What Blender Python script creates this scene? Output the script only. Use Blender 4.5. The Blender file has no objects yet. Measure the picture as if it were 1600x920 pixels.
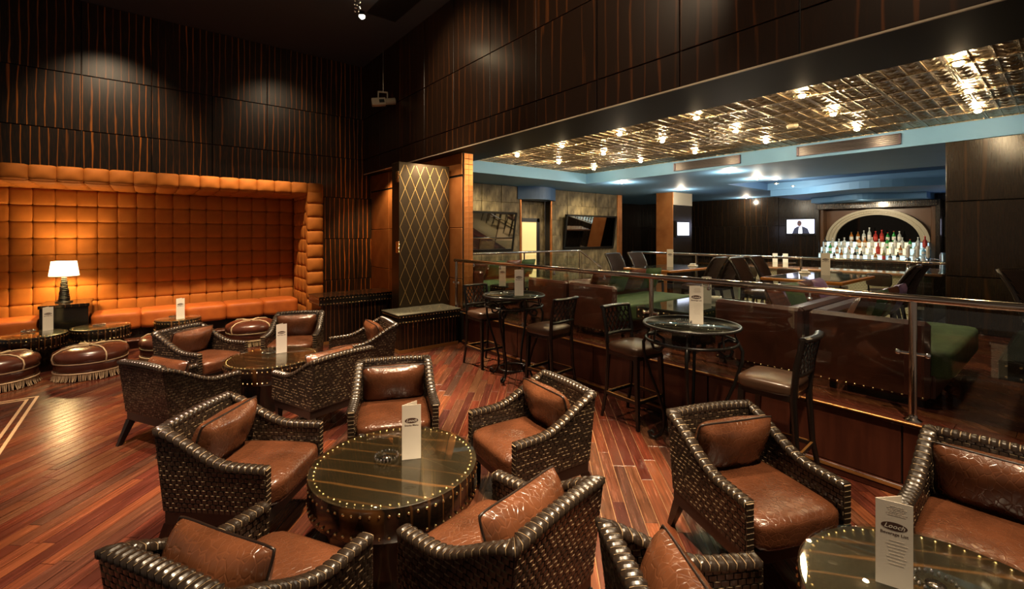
import bpy, bmesh, math, random
from mathutils import Vector, Matrix
random.seed(7)
R = math.radians
PI = math.pi
sc = bpy.context.scene
COL = sc.collection

# ------------------------------------------------------------------ camera
F, EYE, HOR, YAW = 707.0, 1.95, 366.0, R(38.9)
cam_d = bpy.data.cameras.new('camera'); cam = bpy.data.objects.new('camera', cam_d); COL.objects.link(cam)
cam.location = (0, 0, EYE); cam.rotation_euler = (R(90), 0, -YAW)
cam_d.sensor_width = 36; cam_d.lens = F / 1600 * 36; cam_d.shift_y = -(460 - HOR) / 1600
cam_d.clip_start = .05; cam_d.clip_end = 100
sc.camera = cam
FW = Vector((math.sin(YAW), math.cos(YAW))); RT = Vector((math.cos(YAW), -math.sin(YAW)))
def at(px, py, z):                      # pixel + known height -> point
    d = FW + RT * ((px - 800) / F); s = (EYE - z) / ((py - HOR) / F)
    return Vector((d.x * s, d.y * s, z))
def proj(x, y, z):
    s = x * FW.x + y * FW.y
    return (800 + F * (x * RT.x + y * RT.y) / s, HOR + F * (EYE - z) / s) if s > .05 else (-9999, 0)

# ------------------------------------------------------------------ world, exposure
w = bpy.data.worlds.new('world'); sc.world = w; w.use_nodes = True
w.node_tree.nodes['Background'].inputs[0].default_value = (1, .78, .6, 1)
w.node_tree.nodes['Background'].inputs[1].default_value = .085
sc.view_settings.view_transform = 'Standard'; sc.view_settings.look = 'None'
sc.view_settings.gamma = 1; sc.view_settings.use_curve_mapping = False
sc.view_settings.exposure = 0.6
WARM = (1, .75, .48)
def spot(name, loc, target, power, angle=60, blend=.5, col=WARM, rad=.06):
    d = bpy.data.lights.new(name, 'SPOT'); d.energy = power; d.color = col
    d.spot_size = R(angle); d.spot_blend = blend; d.shadow_soft_size = rad
    o = bpy.data.objects.new(name, d); COL.objects.link(o); o.location = loc
    o.rotation_euler = (Vector(target) - Vector(loc)).to_track_quat('-Z', 'Y').to_euler()
    return o
def glow(name, loc, power, col=WARM, rad=.04):
    d = bpy.data.lights.new(name, 'POINT'); d.energy = power; d.color = col; d.shadow_soft_size = rad
    o = bpy.data.objects.new(name, d); COL.objects.link(o); o.location = loc
# ceiling spots of the double-height hall (track above the seating)
HALL_SPOTS = [
    ((1.0, 1.6, 6.1), (1.3, 2.9, 0), 1500, 46), ((2.6, 3.2, 6.1), (1.6, 3.3, 0), 1100, 44),
    ((0.2, 4.6, 6.1), (1.0, 5.9, 0), 1300, 46), ((2.4, 6.8, 6.1), (1.4, 6.2, 0), 1000, 44),
    ((2.2, -.4, 6.1), (2.6, .9, 0), 1300, 46), ((3.4, 2.2, 6.1), (2.9, 1.3, 0), 500, 36),
    ((3.05, 7.9, 5.72), (3.1, 5.5, 0), 2600, 28), ((-1.2, 4.2, 6.1), (-.9, 5.4, 0), 1100, 54),
    ((-.8, 7.7, 6.1), (-.6, 9.5, .5), 1000, 46), ((1.3, 7.6, 6.1), (1.4, 9.7, .8), 1700, 46),
    ((-.8, 9.0, 6.1), (-.5, 11.6, 3.7), 230, 56), ((3.2, 6.0, 6.1), (3.9, 7.4, 1.8), 500, 40),
    ((2.6, 8.8, 6.1), (2.5, 11.6, 3.6), 70, 64), ((1.6, 6.4, 6.1), (4.4, 6.9, 4.5), 330, 60), ((1.4, 3.4, 6.1), (4.4, 4.0, 4.7), 230, 66), ((1.8, 0.6, 6.1), (4.4, 1.4, 4.4), 150, 60),
    ((2.7, 4.6, 6.1), (3.95, 4.4, .8), 450, 44), ((2.9, 2.4, 6.1), (3.95, 2.2, .8), 360, 44),
]
for i, (a, b, p, an) in enumerate(HALL_SPOTS):
    spot('hall_spot', a, b, p, an, .45 if i < 8 else .8, WARM if i != 7 else (1, .66, .5), .07)

# ------------------------------------------------------------------ materials
MATS = {}
def mat(name, color=(.5, .5, .5), rough=.5, metal=0., spec=.5, emit=None, es=1., coat=0.):
    m = bpy.data.materials.new(name); m.use_nodes = True
    b = m.node_tree.nodes['Principled BSDF']
    b.inputs['Base Color'].default_value = (*color, 1); b.inputs['Roughness'].default_value = rough
    b.inputs['Metallic'].default_value = metal; b.inputs['Specular IOR Level'].default_value = spec
    b.inputs['Coat Weight'].default_value = coat; b.inputs['Coat Roughness'].default_value = .08
    if emit:
        b.inputs['Emission Color'].default_value = (*emit, 1); b.inputs['Emission Strength'].default_value = es
    MATS[name] = m
    return m
def nodes(m):
    nt = m.node_tree
    def N(t, **kw):
        n = nt.nodes.new(t)
        for k, v in kw.items():
            if k.startswith('i_'): n.inputs[k[2:].replace('_', ' ')].default_value = v
            else: setattr(n, k, v)
        return n
    return nt, N, nt.links.new, nt.nodes['Principled BSDF']
def ramp(N, stops, interp='LINEAR'):
    r = N('ShaderNodeValToRGB'); cr = r.color_ramp; cr.interpolation = interp
    while len(cr.elements) < len(stops): cr.elements.new(.5)
    for e, (p, c) in zip(cr.elements, stops): e.position = p; e.color = (*c, 1)
    return r
def math_n(N, L, op, a, b=None):
    n = N('ShaderNodeMath', operation=op)
    for i, v in enumerate((a, b)):
        if v is None: continue
        if isinstance(v, (int, float)): n.inputs[i].default_value = v
        else: L(v, n.inputs[i])
    return n.outputs[0]
def bump(N, L, b, h, strength=.3, dist=.01):
    n = N('ShaderNodeBump'); n.inputs['Strength'].default_value = strength; n.inputs['Distance'].default_value = dist
    L(h, n.inputs['Height']); L(n.outputs[0], b.inputs['Normal'])
def ebony(name, base=(.010, .0065, .0045), streak=(.42, .13, .022), pitch=.1, rough=.27, amount=1., along='z', bmp=.08):
    """macassar ebony: near-black veneer with thin orange streaks, laid out in world space"""
    m = mat(name, base, rough, 0, {'table_top_ebony': .15, 'wall_ebony': .35}.get(name, .5)); nt, N, L, b = nodes(m)
    g = N('ShaderNodeNewGeometry'); s = N('ShaderNodeSeparateXYZ'); L(g.outputs['Position'], s.inputs[0])
    if along == 'z': u = math_n(N, L, 'ADD', s.outputs['X'], s.outputs['Y']); v = s.outputs['Z']
    else:
        u = math_n(N, L, 'ADD', math_n(N, L, 'MULTIPLY', s.outputs['Y'], .62), math_n(N, L, 'MULTIPLY', s.outputs['X'], .785)); v = math_n(N, L, 'SUBTRACT', s.outputs['X'], s.outputs['Y'])
    oi = N('ShaderNodeObjectInfo'); u = math_n(N, L, 'ADD', u, math_n(N, L, 'MULTIPLY', oi.outputs['Random'], pitch * .6))
    cv = N('ShaderNodeCombineXYZ'); L(u, cv.inputs[0]); L(math_n(N, L, 'MULTIPLY', v, .07), cv.inputs[1])
    n1 = N('ShaderNodeTexNoise', i_Scale=9., i_Detail=3.); L(cv.outputs[0], n1.inputs['Vector'])
    wob = math_n(N, L, 'ADD', u, math_n(N, L, 'MULTIPLY', n1.outputs['Fac'], pitch * .9))
    fr = math_n(N, L, 'FRACT', math_n(N, L, 'DIVIDE', wob, pitch))
    d = math_n(N, L, 'ABSOLUTE', math_n(N, L, 'SUBTRACT', fr, .5))
    line = N('ShaderNodeMapRange'); line.inputs[1].default_value = .10; line.inputs[2].default_value = .02; L(d, line.inputs[0])
    cv2 = N('ShaderNodeCombineXYZ'); L(u, cv2.inputs[0]); L(math_n(N, L, 'MULTIPLY', v, .06), cv2.inputs[1])
    n2 = N('ShaderNodeTexNoise', i_Scale=70., i_Detail=4.); L(cv2.outputs[0], n2.inputs['Vector'])
    grain = ramp(N, [(.45, (0, 0, 0)), (.75, (.55, .55, .55))]); L(n2.outputs['Fac'], grain.inputs[0])
    n3 = N('ShaderNodeTexNoise', i_Scale=2.3); L(cv.outputs[0], n3.inputs['Vector'])
    var = N('ShaderNodeMapRange'); var.inputs[1].default_value = .35; var.inputs[2].default_value = .62; L(n3.outputs['Fac'], var.inputs[0])
    a = math_n(N, L, 'MULTIPLY', math_n(N, L, 'MULTIPLY', line.outputs[0], var.outputs[0]), amount)
    a = math_n(N, L, 'MAXIMUM', a, math_n(N, L, 'MULTIPLY', grain.outputs[0], .14 * amount))
    mx = N('ShaderNodeMixRGB'); mx.inputs[1].default_value = (*base, 1); mx.inputs[2].default_value = (*streak, 1)
    L(a, mx.inputs[0]); L(mx.outputs[0], b.inputs['Base Color'])
    if bmp: bump(N, L, b, n2.outputs['Fac'], bmp, .002)
    return m
def noisy(name, c1, c2, scale, rough=.5, metal=0., bs=.2, bd=.01, stretch=(1, 1, 1), coord='Object', spec=.5, detail=4.):
    m = mat(name, c1, rough, metal, spec); nt, N, L, b = nodes(m)
    tc = N('ShaderNodeTexCoord'); mp = N('ShaderNodeMapping'); mp.inputs['Scale'].default_value = stretch
    L(tc.outputs[coord], mp.inputs[0]); n = N('ShaderNodeTexNoise', i_Scale=scale, i_Detail=detail); L(mp.outputs[0], n.inputs['Vector'])
    r = ramp(N, [(.3, c1), (.7, c2)]); L(n.outputs['Fac'], r.inputs[0]); L(r.outputs[0], b.inputs['Base Color'])
    if bs: bump(N, L, b, n.outputs['Fac'], bs, bd)
    return m
def leather(name, c, rough=.32, croc=True, sc_=(1, 1, 1)):
    m = mat(name, c, rough, 0, .55); nt, N, L, b = nodes(m)
    tc = N('ShaderNodeTexCoord'); oi = N('ShaderNodeObjectInfo')
    off = N('ShaderNodeVectorMath', operation='ADD'); L(tc.outputs['Object'], off.inputs[0]); L(oi.outputs['Random'], off.inputs[1])
    mp = N('ShaderNodeMapping'); mp.inputs['Scale'].default_value = sc_; L(off.outputs[0], mp.inputs[0])
    v = N('ShaderNodeTexVoronoi', feature='DISTANCE_TO_EDGE', i_Scale=34.); L(mp.outputs[0], v.inputs['Vector'])
    e = N('ShaderNodeMapRange'); e.inputs[1].default_value = 0; e.inputs[2].default_value = .09; L(v.outputs['Distance'], e.inputs[0])
    n = N('ShaderNodeTexNoise', i_Scale=5., i_Detail=5.); L(mp.outputs[0], n.inputs['Vector'])
    r = ramp(N, [(.3, tuple(x * .62 for x in c)), (.55, c), (.8, tuple(min(1, x * 1.45) for x in c))]); L(n.outputs['Fac'], r.inputs[0])
    if croc:
        mx = N('ShaderNodeMixRGB', blend_type='MIX'); L(math_n(N, L, 'MULTIPLY', math_n(N, L, 'SUBTRACT', 1., e.outputs[0]), .22), mx.inputs[0])
        L(r.outputs[0], mx.inputs[1]); mx.inputs[2].default_value = (*[min(1, x * 1.9) for x in c], 1); L(mx.outputs[0], b.inputs['Base Color'])
        nw = N('ShaderNodeTexNoise', i_Scale=16., i_Detail=2.); mw = N('ShaderNodeMapping'); mw.inputs['Scale'].default_value = (1, .22, 1); L(off.outputs[0], mw.inputs[0]); L(mw.outputs[0], nw.inputs['Vector'])
        h = math_n(N, L, 'ADD', math_n(N, L, 'ADD', math_n(N, L, 'MULTIPLY', e.outputs[0], .4), n.outputs['Fac']), math_n(N, L, 'MULTIPLY', nw.outputs['Fac'], .9)); bump(N, L, b, h, .38, .007)
    else:
        L(r.outputs[0], b.inputs['Base Color']); bump(N, L, b, n.outputs['Fac'], .15, .006)
    return m
def glass(name, tint=(1, 1, 1), refl=.9, rough=.02, dens=0.):
    """thin clear pane: see-through with Fresnel reflection"""
    m = bpy.data.materials.new(name); m.use_nodes = True; nt = m.node_tree; nt.nodes.clear()
    o = nt.nodes.new('ShaderNodeOutputMaterial'); t = nt.nodes.new('ShaderNodeBsdfTransparent'); g = nt.nodes.new('ShaderNodeBsdfGlossy')
    lw = nt.nodes.new('ShaderNodeLayerWeight'); mx = nt.nodes.new('ShaderNodeMixShader'); lw.inputs[0].default_value = .5
    pw = nt.nodes.new('ShaderNodeMath'); pw.operation = 'POWER'; pw.inputs[1].default_value = 5; nt.links.new(lw.outputs['Facing'], pw.inputs[0])
    fr = nt.nodes.new('ShaderNodeMath'); fr.operation = 'MULTIPLY_ADD'; fr.inputs[1].default_value = .94; fr.inputs[2].default_value = .045; nt.links.new(pw.outputs[0], fr.inputs[0])
    t.inputs[0].default_value = (*tint, 1); g.inputs['Roughness'].default_value = rough; g.inputs[0].default_value = (refl, refl, refl, 1)
    nt.links.new(fr.outputs[0], mx.inputs[0]); nt.links.new(t.outputs[0], mx.inputs[1]); nt.links.new(g.outputs[0], mx.inputs[2]); nt.links.new(mx.outputs[0], o.inputs[0])
    MATS[name] = m
    return m
ebony('wall_ebony', base=(.014, .010, .007), pitch=.115, rough=.34, streak=(.5, .15, .02))
ebony('beam_ebony', base=(.017, .0085, .005), pitch=.19, rough=.30, amount=.38, streak=(.26, .08, .018))
ebony('table_ebony', pitch=.085, rough=.16, amount=.55, streak=(.3, .12, .03), bmp=.03)
ebony('table_top_ebony', base=(.020, .0135, .0075), pitch=.13, rough=.35, amount=.55, streak=(.26, .11, .035), along='xy', bmp=0)
ebony('plinth_ebony', pitch=.075, rough=.25, amount=.6, streak=(.35, .12, .025))
ebony('far_ebony', base=(.020, .013, .008), pitch=.2, rough=.2, amount=.3, streak=(.12, .05, .015))
mat('backing', (.004, .003, .002), .6); mat('hall_ceiling', (.05, .056, .072), .7); mat('soffit', (.010, .010, .010), .6, 0, .3)
# floor planks
m = mat('plank', (.12, .04, .02), .3); nt, N, L, b = nodes(m)
oi = N('ShaderNodeObjectInfo'); g = N('ShaderNodeNewGeometry')
rnd = math_n(N, L, 'FRACT', math_n(N, L, 'ADD', oi.outputs['Random'], g.outputs['Random Per Island']))
r = ramp(N, [(0, (.036, .010, .008)), (.22, (.105, .024, .012)), (.42, (.052, .024, .016)), (.62, (.150, .046, .018)), (.8, (.075, .018, .011)), (1, (.10, .042, .020))]); L(rnd, r.inputs[0])
mr = N('ShaderNodeMapping'); mr.inputs['Rotation'].default_value = (0, 0, R(42.5)); L(g.outputs['Position'], mr.inputs[0])
mp = N('ShaderNodeMapping'); mp.inputs['Scale'].default_value = (30, 1.8, 1); ad = N('ShaderNodeVectorMath', operation='ADD'); L(mr.outputs[0], ad.inputs[0]); L(math_n(N, L, 'MULTIPLY', rnd, 40.), ad.inputs[1]); L(ad.outputs[0], mp.inputs[0]); n = N('ShaderNodeTexNoise', i_Scale=1.6, i_Detail=5.); L(mp.outputs[0], n.inputs['Vector'])
gr = ramp(N, [(.32, (.62, .56, .54)), (.55, (1, 1, 1)), (.74, (1.5, 1.4, 1.3))]); L(n.outputs['Fac'], gr.inputs[0])
mx = N('ShaderNodeMixRGB', blend_type='MULTIPLY'); mx.inputs[0].default_value = 1; L(r.outputs[0], mx.inputs[1]); L(gr.outputs[0], mx.inputs[2]); L(mx.outputs[0], b.inputs['Base Color'])
rr = N('ShaderNodeMapRange'); rr.inputs[3].default_value = .16; rr.inputs[4].default_value = .34; L(n.outputs['Fac'], rr.inputs[0]); L(rr.outputs[0], b.inputs['Roughness'])
bump(N, L, b, n.outputs['Fac'], .16, .003)
mat('plank_joint', (.46, .27, .13), .4)
mat('inlay', (.55, .38, .2), .35)
noisy('mahogany', (.036, .009, .005), (.062, .016, .008), 3., .3, 0, .05, .002, (6, 6, .5), 'Object')
noisy('dark_mahogany', (.05, .016, .01), (.085, .028, .014), 3., .3, 0, .05, .002, (6, 6, .5), 'Object')
noisy('suede', (.30, .088, .010), (.40, .12, .014), 5., .75, 0, .12, .006, spec=.25)
noisy('suede_seat', (.33, .070, .010), (.44, .105, .014), 6., .6, 0, .2, .01, spec=.3)
leather('brown_leather', (.098, .034, .015), .25); leather('pillow_leather', (.105, .037, .016), .21, True, (1, .5, 1)); leather('booth_leather', (.075, .020, .011), .3, False)
leather('stool_leather', (.055, .028, .016), .28, False); leather('ottoman_leather', (.095, .028, .015), .27, False)
leather('striped_leather', (.12, .04, .022), .25, False, (.5, 6, 1))
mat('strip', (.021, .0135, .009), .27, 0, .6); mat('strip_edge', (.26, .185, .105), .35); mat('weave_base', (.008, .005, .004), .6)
mat('dark_wood', (.013, .007, .005), .3); mat('black_wood', (.008, .006, .005), .25); mat('footrest_gold', (.42, .2, .06), .3, .6)
mat('iron', (.016, .015, .014), .3, .6); mat('cord', (.62, .46, .27), .7); mat('fringe', (.58, .44, .25), .8)
mat('brass', (.85, .62, .30), .22, 1.); mat('steel', (.62, .56, .50), .16, 1.); mat('rail_steel', (.60, .50, .42), .14, 1.); mat('chrome', (.8, .8, .8), .08, 1.)
noisy('green_velvet', (.035, .07, .022), (.06, .115, .04), 9., .75, 0, .15, .006)
mat('purple_silk', (.22, .13, .25), .3); mat('card', (.78, .72, .62), .5); mat('card_ink', (.07, .03, .02), .5); mat('card_line', (.55, .48, .40), .6)
glass('pane', (.93, .96, .93), .9); glass('table_glass', (.93, .95, .91), 1.); glass('crystal', (.92, .94, .92), 1., .03); glass('soft_glass', (.75, .82, .78), 1., .05)
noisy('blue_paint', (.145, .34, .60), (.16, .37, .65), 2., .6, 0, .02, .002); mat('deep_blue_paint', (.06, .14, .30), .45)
noisy('slate', (.045, .034, .018), (.27, .21, .115), 4., .6, 0, .8, .03, (2.2, 2.2, .9), 'Object', .4, 9.)
mat('slate_joint', (.03, .025, .018), .8)
m = mat('copper', (.62, .27, .09), .33, .65); nt, N, L, b = nodes(m)
tc = N('ShaderNodeTexCoord'); n = N('ShaderNodeTexNoise', i_Scale=3.); L(tc.outputs['Object'], n.inputs['Vector'])
r = ramp(N, [(.3, (.46, .16, .045)), (.7, (.62, .25, .08))]); L(n.outputs['Fac'], r.inputs[0]); L(r.outputs[0], b.inputs['Base Color']); bump(N, L, b, n.outputs['Fac'], .1, .01)
m = mat('tin', (.50, .44, .34), .36, 1.); nt, N, L, b = nodes(m)
g = N('ShaderNodeNewGeometry'); mp = N('ShaderNodeMapping'); mp.inputs['Scale'].default_value = (20, 20, 20); L(g.outputs['Position'], mp.inputs[0])
v = N('ShaderNodeTexVoronoi', i_Scale=1.6); L(mp.outputs[0], v.inputs['Vector']); n = N('ShaderNodeTexNoise', i_Scale=3., i_Detail=3.); L(mp.outputs[0], n.inputs['Vector'])
bump(N, L, b, math_n(N, L, 'ADD', v.outputs['Distance'], n.outputs['Fac']), .5, .012)
r = ramp(N, [(.0, (.10, .065, .032)), (.5, (.40, .31, .20))]); L(v.outputs['Distance'], r.inputs[0]); L(r.outputs[0], b.inputs['Base Color'])
m = mat('mosaic_cream', (.75, .66, .42), .35); nt, N, L, b = nodes(m)
g = N('ShaderNodeNewGeometry'); br = N('ShaderNodeTexBrick', i_Scale=1.); br.inputs['Color1'].default_value = (.78, .70, .48, 1); br.inputs['Color2'].default_value = (.70, .62, .40, 1); br.inputs['Mortar'].default_value = (.35, .3, .2, 1)
br.inputs['Brick Width'].default_value = .06; br.inputs['Row Height'].default_value = .04; br.inputs['Mortar Size'].default_value = .004
sx = N('ShaderNodeSeparateXYZ'); L(g.outputs['Position'], sx.inputs[0]); cv = N('ShaderNodeCombineXYZ'); L(sx.outputs['Y'], cv.inputs[0]); L(sx.outputs['Z'], cv.inputs[1]); L(cv.outputs[0], br.inputs['Vector']); L(br.outputs['Color'], b.inputs['Base Color'])
mat('stone_floor', (.32, .25, .16), .3); mat('bar_top', (.30, .14, .07), .15); mat('arch_stone', (.42, .37, .26), .4); mat('black_mirror', (.03, .028, .026), .04, .9)
mat('panel_mirror', (.55, .5, .45), .03, 1.); mat('black_frame', (.008, .008, .008), .3); mat('screen_glow', (.1, .1, .1), .3, 0, .5, (.72, .74, 1), 2.2); mat('screen_white', (.1, .1, .1), .3, 0, .5, (1, 1, 1), 3.); mat('screen_dark', (.01, .01, .012), .3, 0, .5, (.03, .035, .06), 1.); mat('screen_skin', (.02, .01, .01), .3, 0, .5, (.12, .06, .045), 1.)
mat('light_step', (.8, .9, .9), .3, 0, .5, (.55, .85, .95), .6); mat('light_step_warm', (.9, .9, .8), .3, 0, .5, (1, .86, .55), .6)
mat('bulb', (1, 1, 1), .3, 0, .5, (1, .78, .46), 70.); mat('small_bulb', (1, 1, 1), .3, 0, .5, (1, .80, .5), 40.)
mat('lamp_shade', (.9, .85, .7), .8, 0, .2, (1, .80, .42), 3.2); mat('cream_panel', (.80, .62, .30), .5, 0, .3, (1, .72, .3), .35)
mat('beige_plastic', (.55, .48, .36), .4); mat('vent_purple', (.035, .02, .035), .35, .5); mat('white_plastic', (.7, .6, .42), .45); mat('white_china', (.75, .72, .64), .25)
mat('gold_line', (.75, .52, .2), .28, .8); mat('lacquer', (.010, .008, .006), .17); mat('bronze_lacquer', (.045, .030, .016), .33, .55)
for nm, c in dict(green=(.03, .35, .06), amber=(.45, .16, .02), red=(.45, .04, .03), clear=(.62, .66, .62), olive=(.22, .24, .05), dark=(.02, .015, .012), blue=(.25, .5, .6)).items():
    mm = mat('bottle_' + nm, c, .1, 0, .6); mm.node_tree.nodes['Principled BSDF'].inputs['Transmission Weight'].default_value = .35 if nm != 'dark' else 0

# ------------------------------------------------------------------ mesh helpers
class MB:
    def __init__(s): s.v = []; s.f = []; s.mi = []; s.sm = []
    def add(s, vs, fs, mi=0, smooth=False):
        k = len(s.v); s.v += [tuple(v) for v in vs]
        for f in fs: s.f.append([i + k for i in f]); s.mi.append(mi); s.sm.append(smooth)
        return s
    def box(s, x0, x1, y0, y1, z0, z1, mi=0, bev=0.):
        if bev <= 0:
            vs = [(x, y, z) for z in (z0, z1) for y in (y0, y1) for x in (x0, x1)]
            return s.add(vs, [(0, 2, 3, 1), (4, 5, 7, 6), (0, 1, 5, 4), (2, 6, 7, 3), (0, 4, 6, 2), (1, 3, 7, 5)], mi)
        b = bev; c = [(x0, x1), (y0, y1), (z0, z1)]; vs = []; idx = {}
        for ax in range(3):
            for sx in (0, 1):
                for sy in (0, 1):
                    for sz in (0, 1):
                        S = (sx, sy, sz); p = []
                        for k in range(3):
                            val = c[k][S[k]]
                            if k != ax: val += b if S[k] == 0 else -b
                            p.append(val)
                        idx[(ax,) + S] = len(vs); vs.append(p)
        fs = []
        def q(*a): fs.append([idx[t] for t in a])
        for sd in (0, 1):
            A = [(0, sd, 0, 0), (0, sd, 1, 0), (0, sd, 1, 1), (0, sd, 0, 1)]; q(*(A if sd else A[::-1]))
            A = [(1, 0, sd, 0), (1, 0, sd, 1), (1, 1, sd, 1), (1, 1, sd, 0)]; q(*(A if sd else A[::-1]))
            A = [(2, 0, 0, sd), (2, 1, 0, sd), (2, 1, 1, sd), (2, 0, 1, sd)]; q(*(A if sd else A[::-1]))
        for i in (0, 1):
            for j in (0, 1):
                q((0, i, j, 0), (1, i, j, 0), (1, i, j, 1), (0, i, j, 1)); q((0, i, 0, j), (2, i, 0, j), (2, i, 1, j), (0, i, 1, j)); q((1, 0, i, j), (2, 0, i, j), (2, 1, i, j), (1, 1, i, j))
                for k in (0, 1): q((0, i, j, k), (1, i, j, k), (2, i, j, k))
        return s.add(vs, fs, mi)
    def lathe(s, prof, n=32, c=(0, 0), mi=0, smooth=True, cap=True, sx=1., sy=1.):
        vs = []; fs = []
        for r, z in prof:
            for i in range(n):
                a = 2 * PI * i / n; vs.append((c[0] + r * math.cos(a) * sx, c[1] + r * math.sin(a) * sy, z))
        for j in range(len(prof) - 1):
            for i in range(n):
                k = (i + 1) % n; fs.append((j * n + i, j * n + k, (j + 1) * n + k, (j + 1) * n + i))
        s.add(vs, fs, mi, smooth)
        if cap:
            k = len(s.v)
            s.add([vs[i] for i in range(n)], [tuple(range(n))[::-1]], mi); s.add([vs[(len(prof) - 1) * n + i] for i in range(n)], [tuple(range(n))], mi)
        return s
    def tube(s, pts, r, n=8, mi=0, closed=False, smooth=True, flat=1.):
        pts = [Vector(p) for p in pts]; m = len(pts); vs = []; fs = []
        up = Vector((0, 0, 1)); prev = None
        for i, p in enumerate(pts):
            t = (pts[(i + 1) % m] - pts[i - 1]) if closed else (pts[min(i + 1, m - 1)] - pts[max(i - 1, 0)])
            t.normalize()
            if prev is None: a = t.cross(up if abs(t.z) < .9 else Vector((1, 0, 0)))
            else: a = prev - t * prev.dot(t)
            a.normalize(); prev = a; bb = t.cross(a)
            rr = r[i] if isinstance(r, (list, tuple)) else r
            for k in range(n):
                an = 2 * PI * k / n; vs.append(p + a * (math.cos(an) * rr) + bb * (math.sin(an) * rr * flat))
        for i in range(m if closed else m - 1):
            j = (i + 1) % m
            for k in range(n): l = (k + 1) % n; fs.append((i * n + k, i * n + l, j * n + l, j * n + k))
        s.add(vs, fs, mi, smooth)
        if not closed: s.add(vs[:n], [tuple(range(n))[::-1]], mi); s.add(vs[-n:], [tuple(range(n))], mi)
        return s
    def bar(s, p, q, wx, wy, mi=0):                # tapered/leaning square bar, wx,wy = (bottom half, top half)
        (x, y, z), (X, Y, Z) = p, q; a, A = wx; c, C = wy
        vs = [(x - a, y - c, z), (x + a, y - c, z), (x - a, y + c, z), (x + a, y + c, z), (X - A, Y - C, Z), (X + A, Y - C, Z), (X - A, Y + C, Z), (X + A, Y + C, Z)]
        return s.add(vs, [(0, 2, 3, 1), (4, 5, 7, 6), (0, 1, 5, 4), (2, 6, 7, 3), (0, 4, 6, 2), (1, 3, 7, 5)], mi)
    def soft(s, hx, hy, hz, c=(0, 0, 0), n=8, p=5., crown=0., mi=0, mat4=None, wob=0.):   # rounded, crowned cushion
        vs = []; fs = []; seen = {}
        def vid(q):
            k = tuple(round(x, 5) for x in q)
            if k not in seen:
                l = (abs(q[0]) ** p + abs(q[1]) ** p + abs(q[2]) ** p) ** (1 / p); x, y, z = (t / l for t in q)
                cz = crown * (1 - x * x) * (1 - y * y) * (1 if z > 0 else .3) * (1 if z > 0 else -1)
                pt = Vector((x * hx, y * hy, z * hz + cz + wob * math.sin(9 * x + 4 * y) * math.sin(7 * y - 3 * x)))
                if mat4: pt = mat4 @ pt
                seen[k] = len(vs); vs.append(pt + Vector(c))
            return seen[k]
        for ax in range(3):
            for sg in (-1, 1):
                for i in range(n):
                    for j in range(n):
                        co = []
                        for (a, b2) in ((i, j), (i + 1, j), (i + 1, j + 1), (i, j + 1)):
                            q = [0, 0, 0]; q[ax] = sg; q[(ax + 1) % 3] = -1 + 2 * a / n; q[(ax + 2) % 3] = -1 + 2 * b2 / n; co.append(vid(q))
                        fs.append(co if sg > 0 else co[::-1])
        return s.add(vs, fs, mi, True)
    def pillow(s, hx, hy, t, n=14, mi=0):          # throw-pillow in the XY plane, pinched corners
        def pt(u, v, sg):
            e = (1 - abs(u) ** 2.6) * (1 - abs(v) ** 2.6); pin = 1 - .045 * (1 - u * u) * abs(v) ** 2 - .0
            pin2 = 1 - .06 * (1 - v * v) * abs(u) ** 2
            rc = 1 - .05 * (abs(u) * abs(v)) ** 5
            return (u * hx * pin2 * rc, v * hy * pin * rc, sg * (t * max(e, 0) ** .5 + .003) * (1 + .04 * math.sin(7 * u + 3 * v)))
        for sg in (1, -1):
            vs = [pt(-1 + 2 * i / n, -1 + 2 * j / n, sg) for j in range(n + 1) for i in range(n + 1)]
            fs = [(j * (n + 1) + i, j * (n + 1) + i + 1, (j + 1) * (n + 1) + i + 1, (j + 1) * (n + 1) + i) for j in range(n) for i in range(n)]
            s.add(vs, fs if sg > 0 else [f[::-1] for f in fs], mi, True)
        s.rim = [pt(-1 + 2 * i / n, -1, 0) for i in range(n)] + [pt(1, -1 + 2 * i / n, 0) for i in range(n)] + [pt(1 - 2 * i / n, 1, 0) for i in range(n)] + [pt(-1, 1 - 2 * i / n, 0) for i in range(n)]
        return s
    def mesh(s, name, *mats):
        me = bpy.data.meshes.new(name); me.from_pydata(s.v, [], s.f)
        for m in mats: me.materials.append(MATS[m])
        me.polygons.foreach_set('material_index', s.mi); me.polygons.foreach_set('use_smooth', s.sm)
        me.update(); return me
    def obj(s, name, mats, parent=None, loc=None):
        if isinstance(mats, str): mats = (mats,)
        return link(name, s.mesh(name, *mats), parent, loc)
def link(name, me, parent=None, loc=None, rz=0.):
    o = bpy.data.objects.new(name, me); COL.objects.link(o)
    if parent: o.parent = parent
    if loc is not None: o.location = loc
    if rz: o.rotation_euler.z = rz
    return o
def tag(o, label, cat=None, group=None, kind=None):
    o['label'] = label
    if cat: o['category'] = cat
    if group: o['group'] = group
    if kind: o['kind'] = kind
    return o
def thing(name, label, cat, loc=(0, 0, 0), rz=0., group=None):
    o = link(name, None, None, loc, rz); return tag(o, label, cat, group)
def struct(name, label, me=None, loc=None):
    return tag(link(name, me, None, loc), label, None, None, 'structure')
def dup(root, loc=None, rz=None, label=None, parent=None):
    c = root.copy(); COL.objects.link(c); c.parent = parent
    if loc is not None: c.location = loc
    if rz is not None: c.rotation_euler.z = rz
    if label: c['label'] = label
    for ch in list(root.children): dup(ch, parent=c)
    return c
def aim(o, rz, tilt=0):
    o.rotation_euler = (tilt, 0, rz)
def sstep(a, b, x): t = max(0, min(1, (x - a) / (b - a))); return t * t * (3 - 2 * t)
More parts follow.
